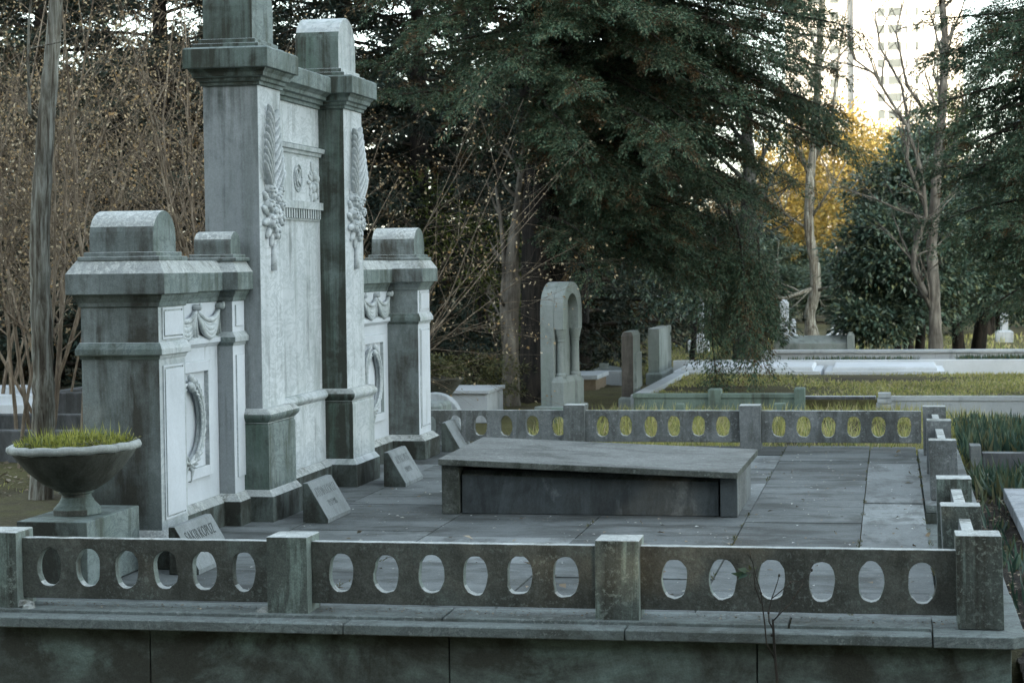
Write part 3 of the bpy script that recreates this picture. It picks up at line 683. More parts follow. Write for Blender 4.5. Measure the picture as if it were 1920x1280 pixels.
c2 = np.stack([r2*np.cos(a2), r2*np.sin(a2), (.35+RNG.random(n2)*.06*(1.05-r2/.36))], 1)
lv2 = leaves(c2, rdir(n2)+np.array([0, 0, .6]), rdir(n2), RNG.uniform(.012, .026, n2), RNG.uniform(.008, .014, n2), .1)
n3 = 420; r3 = .30+.06*RNG.random(n3); a3 = RNG.random(n3)*2*np.pi
c3 = np.stack([r3*np.cos(a3), r3*np.sin(a3), .36+.03*RNG.random(n3)], 1); k3 = (np.sin(a3*5)+RNG.normal(0, .5, n3)) > .2
pw = np_mesh('weeds', leaves(c3[k3], rdir(n3)[k3]+np.array([0, 0, .2]), rdir(n3)[k3], RNG.uniform(.015, .03, k3.sum()), .014, .1), 4, 'shrub', ur); pw['kind'] = 'stuff'
n4 = 70; r4 = .3*np.sqrt(RNG.random(n4)); a4 = RNG.random(n4)*2*np.pi
lv2 = np.concatenate([lv2, leaves(np.stack([r4*np.cos(a4), r4*np.sin(a4), np.full(n4, .35)], 1), np.stack([RNG.normal(0, .3, n4), RNG.normal(0, .3, n4), np.ones(n4)], 1), rdir(n4), RNG.uniform(.09, .15, n4), .006, .12)])
g = np_mesh('grass', np.concatenate([lv, lv2]), 4, 'grass_urn', ur); g['kind'] = 'stuff'
MB().lathe([(.0, .335), (.33, .338), (.332, .348), (.2, .356), (.0, .36)], 0, 0, 32).build('soil', 'soil', ur, (0, 0, 0))
ur.scale = (.90, .90, 1); ur.rotation_euler = (0, rad(-1.6), 0)

# ------------------------------------------------------------------ tomb with tilted lid
to = (-1.88, 13.3, 0)
tb = thing('slab_tomb', to, 'low dark box tomb under a tilted rough grey lid in the middle of the paving', 'tomb')
def quadbox(p, t):
    """lid: 4 top corners, thickness t"""
    vs = [(x, y, z-t) for x, y, z in p]+list(p)
    return MB().add(vs, [(3, 2, 1, 0), (4, 5, 6, 7), (0, 1, 5, 4), (1, 2, 6, 5), (2, 3, 7, 6), (3, 0, 4, 7)])
quadbox([(-2.865, 12.665, .360), (-.945, 12.64, .287), (-.90, 13.93, .315), (-2.83, 13.95, .390)], .042).build('lid', ['slab_side', 'slab_side', 'slab_top'], tb, to, bevel=.006)
def wedge(x0, x1, y0, y1, z0, z1): return MB().add([(x0, y0, 0), (x1, y0, 0), (x1, y1, 0), (x0, y1, 0), (x0, y0, z0), (x1, y0, z1), (x1, y1, z1+.045), (x0, y1, z0+.03)], [(0, 3, 2, 1), (4, 5, 6, 7), (0, 1, 5, 4), (1, 2, 6, 5), (2, 3, 7, 6), (3, 0, 4, 7)])
wedge(-2.85, -2.735, 12.70, 13.9, .315, .309).build('end_slab', ['slab_side', 'slab_side', 'slab_top'], tb, to, bevel=.006)
wedge(-1.06, -.95, 12.70, 13.9, .246, .241).build('end_slab', ['fence_grey', 'slab_dark', 'slab_top'], tb, to, bevel=.006)
wedge(-2.725, -1.072, 12.735, 12.80, .25, .215).build('side_slab', ['slab_dark', 'slab_dark', 'slab_side'], tb, to, bevel=.004)
wedge(-2.73, -1.065, 13.78, 13.88, .30, .235).build('side_slab', ['slab_side', 'slab_dark', 'slab_side'], tb, to, bevel=.004)
MB().box(-2.73, -1.065, 12.85, 13.75, .004, .05).build('floor_slab', 'slab_dark', tb, to)

# ------------------------------------------------------------------ vegetation generators
def branch_pts(p, d, L, n=6, wob=.12, up=.0):
    pts = [Vector(p)]; d = Vector(d).normalized(); st = L/n
    for k in range(n):
        d = (d+Vector((random.gauss(0, wob), random.gauss(0, wob), random.gauss(0, wob)+up))).normalized()
        pts.append(pts[-1]+d*st)
    return pts
def grow(mb, p, d, L, r, lev, nsub, tips, n=6, wob=.10, up=.03, spread=.7, ratio=(.4, .7), sides=5):
    pts = branch_pts(p, d, L, n, wob, up)
    mb.tube(pts, [r*(1-.75*k/n) for k in range(n+1)], sides if r > .012 else 3, cap=r > .02)
    if lev == 0:
        tips.append((pts[-1], pts[-1]-pts[-2])); tips.append((pts[n//2], pts[n//2]-pts[n//2-1])); return
    for q in range(nsub):
        t = random.uniform(.25, .97); k = min(int(t*n), n-1); f = t*n-k
        b = pts[k].lerp(pts[k+1], f); ax = (pts[k+1]-pts[k]).normalized()
        o = Vector((random.gauss(0, 1), random.gauss(0, 1), random.gauss(0, .6))); o = (o-ax*o.dot(ax)).normalized()
        grow(mb, b, ax+o*spread*random.uniform(.7, 1.3), L*random.uniform(*ratio)*(1.1-.5*t), r*(1-.7*t)*.6, lev-1, nsub, tips, max(3, n-1), wob*1.2, up, spread, ratio, sides)
    tips.append((pts[-1], pts[-1]-pts[-2]))

def spray_cloud(P, D, L, per=46, ll=(.045, .085), lw=.016, droop=.42):
    """feathery drooping sprays: origins P, directions D, lengths L"""
    n = len(P); D = unit(D)
    t = np.tile(np.linspace(.06, 1, per), (n, 1)); t = t+RNG.normal(0, .02, t.shape)
    s0 = unit(np.cross(D, np.array([0, 0, 1.0])+RNG.normal(0, .25, D.shape))); u0 = np.cross(s0, D)
    th = RNG.random((n, per, 1))*2*np.pi
    sideL = s0[:, None, :]*np.cos(th)+u0[:, None, :]*np.sin(th)*.6; sg = 1.0
    Lx = L[:, None, None]; T = t[..., None]
    down = np.array([0, 0, -1.0])
    env = (1-.7*T)*.36*Lx*RNG.random((n, per, 1))**.7
    ld = D[:, None, :]*(.8)+sideL*.7+down*(.1+.6*droop*T)+RNG.normal(0, .22, (n, per, 3))
    pos = P[:, None, :]+D[:, None, :]*Lx*T+down*(droop*Lx*.55*T**2)+sideL*env*.85+down*env*.2
    nr = np.array([0, 0, 1.0])+RNG.normal(0, .6, (n, per, 3))
    c = pos.reshape(-1, 3); d = ld.reshape(-1, 3); nn = nr.reshape(-1, 3)
    return leaves(c, d, nn, RNG.uniform(*ll, len(c)), lw*RNG.uniform(.8, 1.3, len(c)), .08)

def conifer(name, label, group, loc, H, R, zlow, nl, Lfun, trunk_r, lean=(0, 0), per=44, ll=(.05, .09), lw=.018, step=.13, mat='needles', bronze=0.0, spray=(.32, .62), pitch=(-.25, .25), azf=None, extra=()):
    t = thing(name, loc, label, 'conifer', group)
    tm = MB(); tp = [(lean[0]*z/H+.03*math.sin(z), lean[1]*z/H, z) for z in np.linspace(-.25, H, 12)]
    tm.tube(tp, [trunk_r*(1.35 if k == 0 else 1-.85*(k/11)**1.2) for k in range(12)], 14)
    lm = MB(); P = []; D = []; Ls = []
    for q in range(nl):
        z = zlow+(H*.97-zlow)*((q+random.random())/nl); az = azf() if azf else q*2.39996+random.uniform(-.5, .5)
        Lb = Lfun(az, z)
        if Lb <= .2: continue
        Lb *= random.uniform(.75, 1.12)
        d = Vector((math.cos(az), math.sin(az), random.uniform(*pitch))); n = max(5, int(Lb/.35))
        pts = [Vector((lean[0]*z/H, lean[1]*z/H, z))]
        for k in range(n):
            d = (d+Vector((random.gauss(0, .07), random.gauss(0, .07), random.gauss(0, .05)-.035))).normalized(); pts.append(pts[-1]+d*(Lb/n))
        lm.tube(pts, [max(.006, .022*Lb**.6*(1-.85*k/n)) for k in range(n+1)], 5, cap=False)
        s = .22*Lb
        while s < Lb:
            k = min(int(s/Lb*n), n-1); b = pts[k].lerp(pts[k+1], s/Lb*n-k); ax = (pts[k+1]-pts[k]).normalized()
            for sg in (-1, 1):
                sd = Vector((-ax.y, ax.x, 0)).normalized()*sg
                dd = ax*random.uniform(.5, 1.0)+sd*random.uniform(.5, 1.1)+Vector((0, 0, random.uniform(-.35, .4)))
                P.append(b+Vector((random.gauss(0, .03), random.gauss(0, .03), random.gauss(0, .05)))); D.append(dd); Ls.append(random.uniform(*spray)*(1.1-.45*s/Lb))
            s += step*random.uniform(.7, 1.3)
        for _ in range(3): P.append(pts[-1]); D.append(d+Vector((random.gauss(0, .4), random.gauss(0, .4), random.gauss(0, .25)))); Ls.append(random.uniform(*spray)*.8)
    for (p0, d0, Lb) in extra:
        pts = branch_pts(p0, d0, Lb, 7, .08, -.06); lm.tube(pts, [.02*(1-.8*k/7) for k in range(8)], 5, cap=False)
        for k in range(1, 8):
            for _ in range(7):
                P.append(pts[k].lerp(pts[k-1], random.random())); D.append((pts[k]-pts[k-1]).normalized()+Vector((random.gauss(0, .6), random.gauss(0, .6), random.gauss(0, .3)))); Ls.append(random.uniform(*spray))
    tr = tm.build('trunk', 'bark_dark', t, (0, 0, 0), smooth=True)
    lm.build('limbs', 'bark_twig_dark', t, (0, 0, 0), smooth=True)
    P = np.array([tuple(p) for p in P]); D = np.array([tuple(p) for p in D]); Ls = np.array(Ls)
    if bronze:
        k = RNG.random(len(P)) < bronze
        np_mesh('withered_foliage', spray_cloud(P[k], D[k], Ls[k], per, ll, lw), 4, 'needles_bronze', t)
        P, D, Ls = P[~k], D[~k], Ls[~k]
    np_mesh('crown', spray_cloud(P, D, Ls, per, ll, lw), 4, mat, t)
    return t

def leaf_crown(parent, blobs, ncl, nleaf, size, mat, rad_c=.28, name='crown', hollow=.45, wr=.42, zsq=.7):
    """leaf clusters scattered through ellipsoid blobs (cx,cy,cz,rx,ry,rz)"""
    out = []
    wts = np.array([b[3]*b[4]*b[5] for b in blobs])**.67; wts /= wts.sum()
    for b, wt in zip(blobs, wts):
        k = max(3, int(ncl*wt)); u = rdir(k)*(hollow+(1-hollow)*RNG.random((k, 1))**.6)*RNG.uniform(.82, 1.12, (k, 1))
        cc = np.array(b[:3])+u*np.array(b[3:])
        rr = rad_c*RNG.uniform(.55, 1.3, (k, 1, 1))
        off = rdir(k*nleaf).reshape(k, nleaf, 3)*RNG.random((k, nleaf, 1))**.5*rr; off[..., 2] *= zsq
        c = (cc[:, None, :]+off).reshape(-1, 3)
        outd = unit(off.reshape(-1, 3))+unit(np.repeat(u, nleaf, 0))*.5+rdir(len(c))*.7+np.array([0, 0, -.25])
        nr = np.array([0, 0, 1.0])+unit(np.repeat(u, nleaf, 0))*.6+RNG.normal(0, .5, c.shape)
        s = RNG.uniform(*size, len(c)); out.append(leaves(c, outd, nr, s, s*wr, .12))
    return np_mesh(name, np.concatenate(out), 4, mat, parent)

# ---- twig shrubs (three kinds, then copies)
def twig_shrub(loc, label, nst, Hh, fan, group, lean=(0, 0), nleaf=3, nsub=4, lev=2, rr=(.013, .024)):
    t = thing('twiggy_shrub', loc, label, 'shrub', group); mb = MB(); tips = []
    for q in range(nst):
        a = random.uniform(0, 6.28); f = fan*random.uniform(.15, 1)
        grow(mb, (random.gauss(0, .15), random.gauss(0, .15), -.1), (math.cos(a)*f+lean[0], math.sin(a)*f+lean[1], 1), Hh*random.uniform(.65, 1.05), random.uniform(*rr), lev, nsub, tips, 8, .07, .0, 1.15, (.22, .50), 5)
    mb.build('stems', 'bark_twig', t, (0, 0, 0), smooth=True)
    P = np.array([tuple(p) for p, _ in tips]); D = np.array([tuple(d) for _, d in tips])
    P = np.repeat(P, nleaf, 0)+RNG.normal(0, .035, (len(P)*nleaf, 3)); D = np.repeat(unit(D), nleaf, 0)
    keep = RNG.random(len(P)) < .38; P = P[keep]; D = D[keep]
    s = RNG.uniform(.018, .045, len(P)); lv = leaves(P, D*.4+rdir(len(P))+np.array([0, 0, -.4]), rdir(len(P)), s, s*.6, .2)
    np_mesh('dry_leaves', lv, 4, 'tan', t)
    return t
GT = 'leafless shrubs with dry tan leaves behind the monument'
LT = 'tall many-stemmed leafless shrub with dry tan leaves in the thicket left of the monument'
S1 = twig_shrub((-7.6, 17.2, -.1), LT, 6, 4.8, .34, GT, nsub=10)
S2 = twig_shrub((-6.4, 18.2, -.1), LT, 6, 5.2, .45, GT, nsub=9)
S3 = twig_shrub((-8.6, 19.6, -.1), LT, 6, 5.0, .5, GT, nsub=10)
for k, (x, y) in enumerate(((-7.0, 16.1), (-8.0, 21.2), (-10.3, 22.3), (-6.9, 20.5), (-9.5, 24), (-11.8, 24.5), (-7.3, 23.5), (-8.9, 17.9))):
    dup((S1, S2, S3)[k % 3], (x, y, -.1), random.uniform(0, 6.28), random.uniform(.85, 1.1))
S4 = twig_shrub((-5.35, 18.9, -.1), 'arching bare shrub spreading its twigs right of the tall pillars, before the dark conifer', 16, 4.0, .9, GT, (.42, 0), 2, 7, rr=(.007, .013))
S5 = twig_shrub((-6.0, 21.0, -.1), 'low bare shrub with crossing twigs behind the far wing of the monument', 11, 2.8, .9, GT, (.15, 0), 2, 7, rr=(.007, .012))

# ---- grey-barked tree left of the end pier
def px_tree(name, label, cat, Y, main, r, mat, limbs=(), group=None, twig=None, base=None, taper=.5):
    """tree whose stem and limbs follow measured courses at its own distance Y"""
    b = at_y(*main[0], Y); base = Vector((b[0], Y, b[2]-.05))
    t = thing(name, base, label, cat, group); mb = MB(); tips = []
    def course(pts, y0=0., y1=0.): return [Vector(at_y(u, v, Y+y0+(y1-y0)*k/(len(pts)-1)))-base for k, (u, v) in enumerate(pts)]
    mp = course(main); mp[0].z -= .15; n = len(mp)
    fine = []; rs = []
    for k in range(n-1):
        for q in range(6):
            fine.append(mp[k].lerp(mp[k+1], q/6)); f = (k+q/6)/(n-1)
            rs.append(r*(1-taper*f**1.5)*(1+.45*max(0, 1-(k+q/6)*1.3))*random.uniform(.94, 1.07))
    fine.append(mp[-1]); rs.append(r*max(.04, .98-taper))
    for _ in range(2): fine = [fine[0]]+[(fine[i-1]+fine[i]*2+fine[i+1])/4 for i in range(1, len(fine)-1)]+[fine[-1]]
    mb.tube(fine, rs, 16)
    mb.v = [(x+random.gauss(0, r*.03), y+random.gauss(0, r*.03), z) for x, y, z in mb.v]
    tm = MB()
    for pts, r0, dy in limbs:
        c = course(pts, 0, dy); tm.tube(c, [r0*(1-.7*k/(len(c)-1)) for k in range(len(c))], 7)
        if twig:
            for k in range(1, len(c)):
                for _ in range(twig[0]):
                    ax = (c[k]-c[k-1]).normalized(); o = Vector((random.gauss(0, 1), random.gauss(0, 1), random.gauss(.3, .6)))
                    grow(tm, c[k-1].lerp(c[k], random.random()), ax*.8+o*.6, twig[1]*random.uniform(.4, 1), max(.006, r0*.35), 1, twig[2], tips, 6, .1, .05, .7)
    if twig:
        for k in range(max(1, n-3), n):
            for _ in range(twig[0]):
                ax = (mp[k]-mp[k-1]).normalized(); o = Vector((random.gauss(0, 1), random.gauss(0, 1), random.gauss(.3, .5)))
                grow(tm, mp[k-1].lerp(mp[k], random.random()), ax*.8+o*.7, twig[1], max(.008, r*.3), 2 if twig[1] > 1 else 1, twig[2], tips, 7, .1, .05, .7)
    mb.build('trunk', mat, t, (0, 0, 0), smooth=True)
    if tm.v: tm.build('branches', mat, t, (0, 0, 0), smooth=True)
    return t
px_tree('bare_tree', 'single grey peeling tree trunk rising behind the grass-filled urn', 'tree', 13.4,
        [(74, 968), (80, 860), (83, 760), (80, 650), (75, 520), (74, 430), (85, 250), (98, 100), (107, -20), (112, -150)], .082, 'bark_grey',
        [([(70, 228), (56, 212), (53, 120), (54, 40), (62, -40)], .016, -.2), ([(54, 92), (80, 86), (110, 80), (142, 70), (180, 48)], .006, -.3)])

# ---- conifers
def cedar_len(az, z):
    c, s = math.cos(az), math.sin(az)
    if z < 2.1: return 0
    if z < 2.9: return (1.5+1.0*max(0, c)) if c > .35 else 0
    if z < 3.7: return (1.9+.8*max(0, c)) if c > -.2 and not (s < -.5 and c < .35) else 0
    L = 2.0+1.8*max(0, c)**1.2+.5*max(0, -s)
    if c < -.2 and z < 3.4: return 0
    if s < -.5 and z < 3.3 and c < .35: return 0
    return L*(1-.035*max(0, z-4))
conifer('conifer', 'huge dark conifer with drooping feathery sprays and a black trunk behind the tomb', None, (-4.2, 24.6, -.05), 7.6, 4, .95, 280, cedar_len, .33, (-.1, 0), 84, (.028, .058), .014, .105, 'needles', .11, (.34, .62), (-.22, .12), lambda: random.gauss(-.45, .75) if random.random() < .62 else random.uniform(0, 6.283),
        [((random.uniform(2.1, 2.75), random.uniform(-.9, .3), random.uniform(1.7, 2.9)), (random.uniform(0, .35), random.uniform(-.3, .15), -1), random.uniform(.9, 1.8)) for _ in range(6)])
GC = 'dark conifers closing the view behind the shrubs'
K1 = conifer('conifer', 'dense dark conifer standing behind the leafless shrubs', GC, (-12.6, 29, -.1), 8.5, 2.6, .3, 95, lambda a, z: 2.5*(1-.075*z)+.2, .2, (0, 0), 36, (.07, .13), .030, .16, 'needles_far', .04, (.4, .75), (-.2, .35))
for x, y, s in ((-10.2, 27.5, 1.0), (-8.3, 30.5, 1.1), (-14.8, 31, 1.1), (-6.6, 28.2, .95), (-5.1, 33, 1.15), (-16.5, 27, 1.0), (-11.5, 36, 1.3), (-6.2, 41, 1.35)):
    dup(K1, (x, y, -.1), random.uniform(0, 6.28), s)
conifer('conifer', 'dark conifer hanging its dense sprays into the upper right corner of the view', None, (2.75, 21.6, -.1), 7.0, 2.6, 2.0, 175, lambda a, z: 2.35*(1-.05*z)+(.25 if z > 3 else 0), .2, (0, 0), 84, (.026, .056), .0125, .125, 'needles', .06, (.30, .52), (-.3, .15), lambda: random.gauss(3.3, 1.0))
# unseen conifer rows added behind the viewer to keep sun and sky off the plot
for row in (0, 1, 2):
  for k, x in enumerate((-30, -25, -20, -15, -10.5, -6, -1.5, 3, 7.5, 12, 17, 22, 27, 32)):
    dup(K1, (x+row*2.4, -14-6*row+2.5*math.sin(k*2.1), -.4), k*1.3, (2.4, 2.4, 2.1+.2*math.sin(k)+.4*row), 'unseen tall conifer added behind the viewer to block light', 'unseen conifers added behind the viewer for shade')

for x, y, s in ((13.2, -9.6, 2.5), (16.0, -8.0, 2.3), (9.8, -8.6, 2.4)): dup(K1, (x, y, -.4), x, (s, s, 2.5), 'unseen tall conifer added behind the viewer to block light', 'unseen conifers added behind the viewer for shade')  # extra unseen copies added to plug gaps where sun leaked through
RNG = np.random.default_rng(21); random.seed(21)
# ---- broadleaf evergreens on the right
def evergreen(name, label, cat, loc, blobs, ncl, nleaf, size, mat, trunks, rad_c=.3, group=None, bark='bark_dark', **kw):
    t = thing(name, loc, label, cat, group); tm = MB()
    for pts, r in trunks: tm.tube(pts, [r*(1-.5*k/(len(pts)-1)) for k in range(len(pts))], 9)
    tm.build('trunk', bark, t, (0, 0, 0), smooth=True)
    leaf_crown(t, blobs, ncl, nleaf, size, mat, rad_c, **kw)
    return t
def puffs(c, r, k, rmin, rmax):
    out = []
    for u in rdir(k)*(RNG.random((k, 1))**.4):
        q = RNG.uniform(rmin, rmax); out.append((c[0]+u[0]*r[0], c[1]+u[1]*r[1], c[2]+u[2]*r[2], q*1.1, q, q*.85))
    return out
evergreen('evergreen_tree', 'bushy glossy-leaved evergreen left of the pale forked tree', 'tree', (-.05, 34, 0),
          puffs((.28, 0, 1.65), (.95, .8, 1.3), 36, .24, .48)+puffs((.55, 0, 3.2), (.45, .5, .75), 9, .2, .36)+puffs((.1, -.2, .65), (.8, .6, .3), 9, .25, .4)+[(.3, 0, 1.9, .75, .7, 1.25)], 1500, 34, (.07, .125), 'glossy',
          [([(.35, 0, -.1), (.3, 0, .6), (.2, 0, 1.8)], .1), ([(.5, .1, -.1), (.55, 0, .7), (.7, 0, 1.9)], .09), ([(.2, .1, -.1), (.05, 0, .6), (-.3, 0, 1.5)], .07)])
evergreen('evergreen_tree', 'broad glossy evergreen with dark trunks at the right edge behind the pale tree', 'tree', (1.6, 35.5, 0),
          puffs((.1, 0, 2.0), (1.15, 1.0, 1.3), 28, .25, .5)+puffs((.8, 0, 3.3), (.8, .8, .8), 12, .22, .42)+puffs((1.2, -.2, 1.4), (.7, .7, .8), 10, .25, .4)+[(.2, 0, 2.2, .8, .8, 1.2)], 1250, 34, (.07, .125), 'glossy',
          [([(-.45, 0, -.1), (-.5, 0, .6), (-.6, 0, 1.8)], .12), ([(-.15, .1, -.1), (-.05, 0, .7), (.1, 0, 1.9)], .14)])
evergreen('golden_tree', 'sunlit golden-leaved tree far off between the conifer and the tower', 'tree', (-1.5, 64, 0),
          [(.2, 0, 3.3, 1.5, 1.4, 1.6), (.6, 0, 5.0, 1.2, 1.2, 1.0), (-.7, 0, 4.2, .9, .9, 1.0), (-.2, 0, 2.0, 1.3, 1.2, .9)], 260, 26, (.12, .2), 'gold', [([(0, 0, -.2), (0, 0, 2), (.2, 0, 4)], .16)], .5, 'golden trees in the distance', 'bark_grey')
evergreen('golden_tree', 'second golden tree, lower, glimpsed beside the dark grey trunk', 'tree', (-4.6, 62, 0),
          [(0, 0, 2.8, 1.5, 1.4, 1.4), (.8, 0, 3.8, 1.0, 1.2, 1.0)], 170, 24, (.12, .2), 'tan', [([(0, 0, -.2), (0, 0, 2), (.2, 0, 4)], .14)], .5, 'golden trees in the distance', 'bark_grey')
evergreen('olive_tree', 'rounded olive-green tree rising behind the glossy evergreen', 'tree', (1.0, 50, 0),
          [(0, 0, 3.6, 1.4, 1.3, 1.5), (.3, 0, 5.0, .9, .9, .9)], 230, 28, (.09, .15), 'yellowgreen', [([(0, 0, -.2), (0, 0, 2), (.2, 0, 4)], .14)], .4)
evergreen('leafy_shrub', 'yellow-green leafy bush behind the far wing of the monument', 'shrub', (-5.6, 27.0, -.1),
          [(.1, 0, 1.8, .75, .6, .7), (.5, .2, 1.2, .6, .5, .6), (-.5, 0, 2.4, .7, .6, .6)], 150, 20, (.05, .10), 'yellowgreen', [([(0, 0, -.1), (.1, 0, .8), (.1, 0, 1.8)], .04)], .25)
evergreen('leafy_shrub', 'bushy dark green shrub behind the arched gravestone', 'shrub', (-2.9, 29.5, -.1),
          [(-.2, 0, 1.5, .9, .7, .75), (.4, .2, 1.9, .8, .7, .7)], 160, 24, (.06, .10), 'glossy', [([(0, 0, -.1), (.1, 0, .8), (.1, 0, 1.8)], .05)], .25)
evergreen('leafy_shrub', 'low olive shrub between the white tomb and the pale twin trunks', 'shrub', (-4.75, 23.2, -.1),
          [(0, 0, .45, .35, .3, .28), (.3, 0, .35, .3, .3, .3)], 70, 26, (.03, .06), 'shrub', [([(0, 0, -.1), (.05, 0, .2), (.1, 0, .4)], .015)], .12)
EV = [o for o in COL.objects if o.name.startswith('evergreen_tree') and o.parent is None]
for (x, y, s, r_, lab) in ((-3.4, 52, (1.1, 1.1, .62), 1, 'low dark evergreen shrub beyond the white pillar stones'), (-2.0, 57, (1.2, 1.2, .55), 2, 'wide low evergreen under the golden trees'), (.6, 48, (1.1, 1.1, .85), 3, 'evergreen filling the gap behind the pale forked tree'), (2.4, 46, (1.2, 1.2, 1.0), 4, 'evergreen behind the right-hand conifer'), (4.3, 50, (1.3, 1.3, 1.1), 5, 'evergreen at the far right beyond the broad one'), (-.4, 60, (1.4, 1.4, .7), .5, 'distant evergreen between the golden crowns and the bushy tree')):
    dup(EV[0], (x, y, -.05), r_, s, lab, 'evergreens in the right background')
G_ = [o for o in COL.objects if o.name == 'golden_tree'][0]; G2 = [o for o in COL.objects if o.name == 'golden_tree.001'][0]
dup(G_, (-2.3, 58, 0), .7, 1.05, 'tall golden tree nearest to the bowed grey trunk'); dup(G_, (-.5, 68, 0), 5.1, 1.0, 'golden tree just left of the bushy evergreen crown')
dup(G_, (-3.4, 72, 0), 2.0, 1.0, 'golden tree further back, right of the dark grey trunk'); dup(G_, (.9, 80, 0), 4.0, 1.15, 'golden tree showing through the glossy evergreen')
dup(G2, (-2.6, 78, 0), 1.0, 1.1, 'tan-leaved tree low in the gap below the golden crowns'); dup(G2, (-5.6, 75, 0), 3.0, 1.0, 'tan-leaved tree half hidden by the big conifer')
dup(G2, (3.4, 76, 0), 5.0, 1.1, 'tan-leaved tree at the far right behind the broad evergreen'); dup(G2, (-.6, 70, 0), 2.4, .75, 'low tan-leaved tree in the distance left of the bushy evergreen')
# distant tree line
FL = evergreen('evergreen_tree', 'dark tree in the far tree line closing the cemetery', 'tree', (-14, 62, 0),
               [(0, 0, 3.5, 2.6, 2.2, 2.6), (.8, 0, 6.5, 2.2, 2, 2.2), (-1.2, 0, 6, 1.8, 1.6, 1.8), (.2, 0, 1.4, 2.4, 2, 1.4)], 330, 26, (.22, .38), 'needles_far', [([(0, 0, -.2), (0, 0, 3), (.2, 0, 7)], .25)], .8, 'far tree line')
for x, y, s in ((-19, 58, 1), (-24, 60, 1.1), (-9.5, 60, .95), (-29, 62, 1.2), (-6.5, 56, .9), (5.2, 60, .9), (9, 58, 1.), (13, 62, 1.1), (18, 60, 1.1)):
    dup(FL, (x, y, 0), random.uniform(0, 6), s)

# ---- bare and pale trees
px_tree('pale_tree', 'pale bare tree with a crooked forked trunk in front of the glossy evergreens', 'tree', 31.5,
        [(1755, 655), (1753, 590), (1750, 520), (1746, 460), (1752, 390), (1756, 330), (1764, 250), (1770, 150), (1772, 60), (1760, -60)], .092, 'bark_pale',
        [([(1750, 585), (1732, 545), (1712, 500), (1714, 470), (1728, 430), (1736, 400), (1730, 330), (1700, 235), (1670, 190), (1640, 140), (1600, 110)], .052, -.5),
         ([(1735, 390), (1700, 300), (1705, 240), (1690, 160), (1650, 90), (1640, 20)], .035, .3),
         ([(1755, 340), (1790, 270), (1802, 230), (1810, 190)], .04, -.3), ([(1757, 320), (1800, 305), (1850, 300), (1890, 310)], .03, -.4),
         ([(1745, 225), (1700, 160), (1680, 60), (1700, -20)], .03, .4), ([(1735, 410), (1690, 395), (1640, 372), (1600, 360)], .02, -.4)], None, (3, 1.0, 4))
px_tree('bare_tree', 'slender bare tree with a bowed grey trunk behind the low white wall', 'tree', 42,
        [(1524, 632), (1517, 590), (1530, 545), (1528, 500), (1516, 430), (1518, 340), (1528, 260), (1533, 160), (1538, 60), (1545, -40)], .115, 'bark_grey',
        [([(1520, 340), (1490, 260), (1475, 190), (1450, 120)], .04, -.5), ([(1528, 300), (1560, 220), (1570, 120), (1585, 30)], .04, .4), ([(1526, 540), (1470, 560), (1420, 545), (1390, 550)], .05, -1), ([(1530, 545), (1570, 535), (1610, 555)], .04, -1),
         ([(1516, 430), (1470, 400), (1440, 330)], .03, .4), ([(1520, 410), (1560, 350), (1590, 300)], .03, -.4)], None, (4, 1.3, 4))
px_tree('grey_trunk', 'straight dark grey trunk at the right edge of the big conifer', 'tree', 29.5,
        [(1396, 676), (1398, 600), (1400, 520), (1402, 430), (1405, 320), (1398, 200)], .15, 'bark_shade',
        [([(1404, 480), (1420, 440), (1432, 400)], .04, -.2)], None, (3, 1.4, 4))
px_tree('pale_tree', 'pale twin-stemmed tree with knotty bark left of the black conifer trunk', 'tree', 23.8,
        [(955, 772), (958, 700), (957, 620), (962, 540), (960, 480), (966, 430), (972, 380), (976, 330), (984, 270), (990, 220)], .105, 'bark_pale',
        [([(950, 650), (944, 570), (948, 500), (940, 420), (930, 350)], .06, .1)], None, (2, .5, 2), None, .93)
px_tree('pale_tree', 'thin leaning pale tree behind the pale twin-stemmed one', 'tree', 28.5,
        [(932, 700), (925, 640), (918, 590), (912, 520), (905, 470), (893, 400), (888, 330), (893, 260), (884, 200)], .07, 'bark_pale',
        [([(900, 700), (905, 640), (916, 590)], .03, .1), ([(915, 540), (940, 470), (950, 420)], .03, .1)], None, (2, .8, 3), None, .93)

# ------------------------------------------------------------------ gravestones and plots beyond
def P3(u, v, Y): p = at_y(u, v, Y); return float(p[0]), float(p[2])
GP = 'gravestones beyond the paved plot'
# tall arched stone with a niche and column
Y0 = 21.9; xa, _ = P3(1021, 700, Y0); xb, _ = P3(1062, 700, Y0); xc, zt = P3(1100, 528, Y0)
go_ = (xa+.13, Y0+.28, -.06)
gs = thing('gravestone', go_, 'tall round-arched gravestone with a columned niche behind the far balustrade', 'gravestone', GP)
def archpoly(y0, y1, z0, z1):
    r = (y1-y0)/2; cy = (y0+y1)/2; zs = z1-r
    return [(y0, z0), (y1, z0), (y1, zs)]+[(cy+r*math.cos(math.pi*k/18), zs+r*math.sin(math.pi*k/18)) for k in range(1, 18)]+[(y0, zs)]
yw = .62
MB().prism(archpoly(Y0, Y0+yw, .0, zt), 'x', xa, xa+.16).build('body', ['grave_green', 'grave_green', 'grave_green'], gs, go_, bevel=.012)
hd = MB(); ro, ri = yw/2, yw/2-.13; cy = Y0+yw/2; zs = zt-ro; x0, x1 = xa+.162, xa+.27
op = [(Y0, .88)]+[(cy-ro*math.cos(math.pi*k/18), zs+ro*math.sin(math.pi*k/18)) for k in range(19)]+[(Y0+yw, .88)]
ip = [(Y0+.13, .88)]+[(cy-ri*math.cos(math.pi*k/18), zs+ri*math.sin(math.pi*k/18)) for k in range(19)]+[(Y0+yw-.13, .88)]
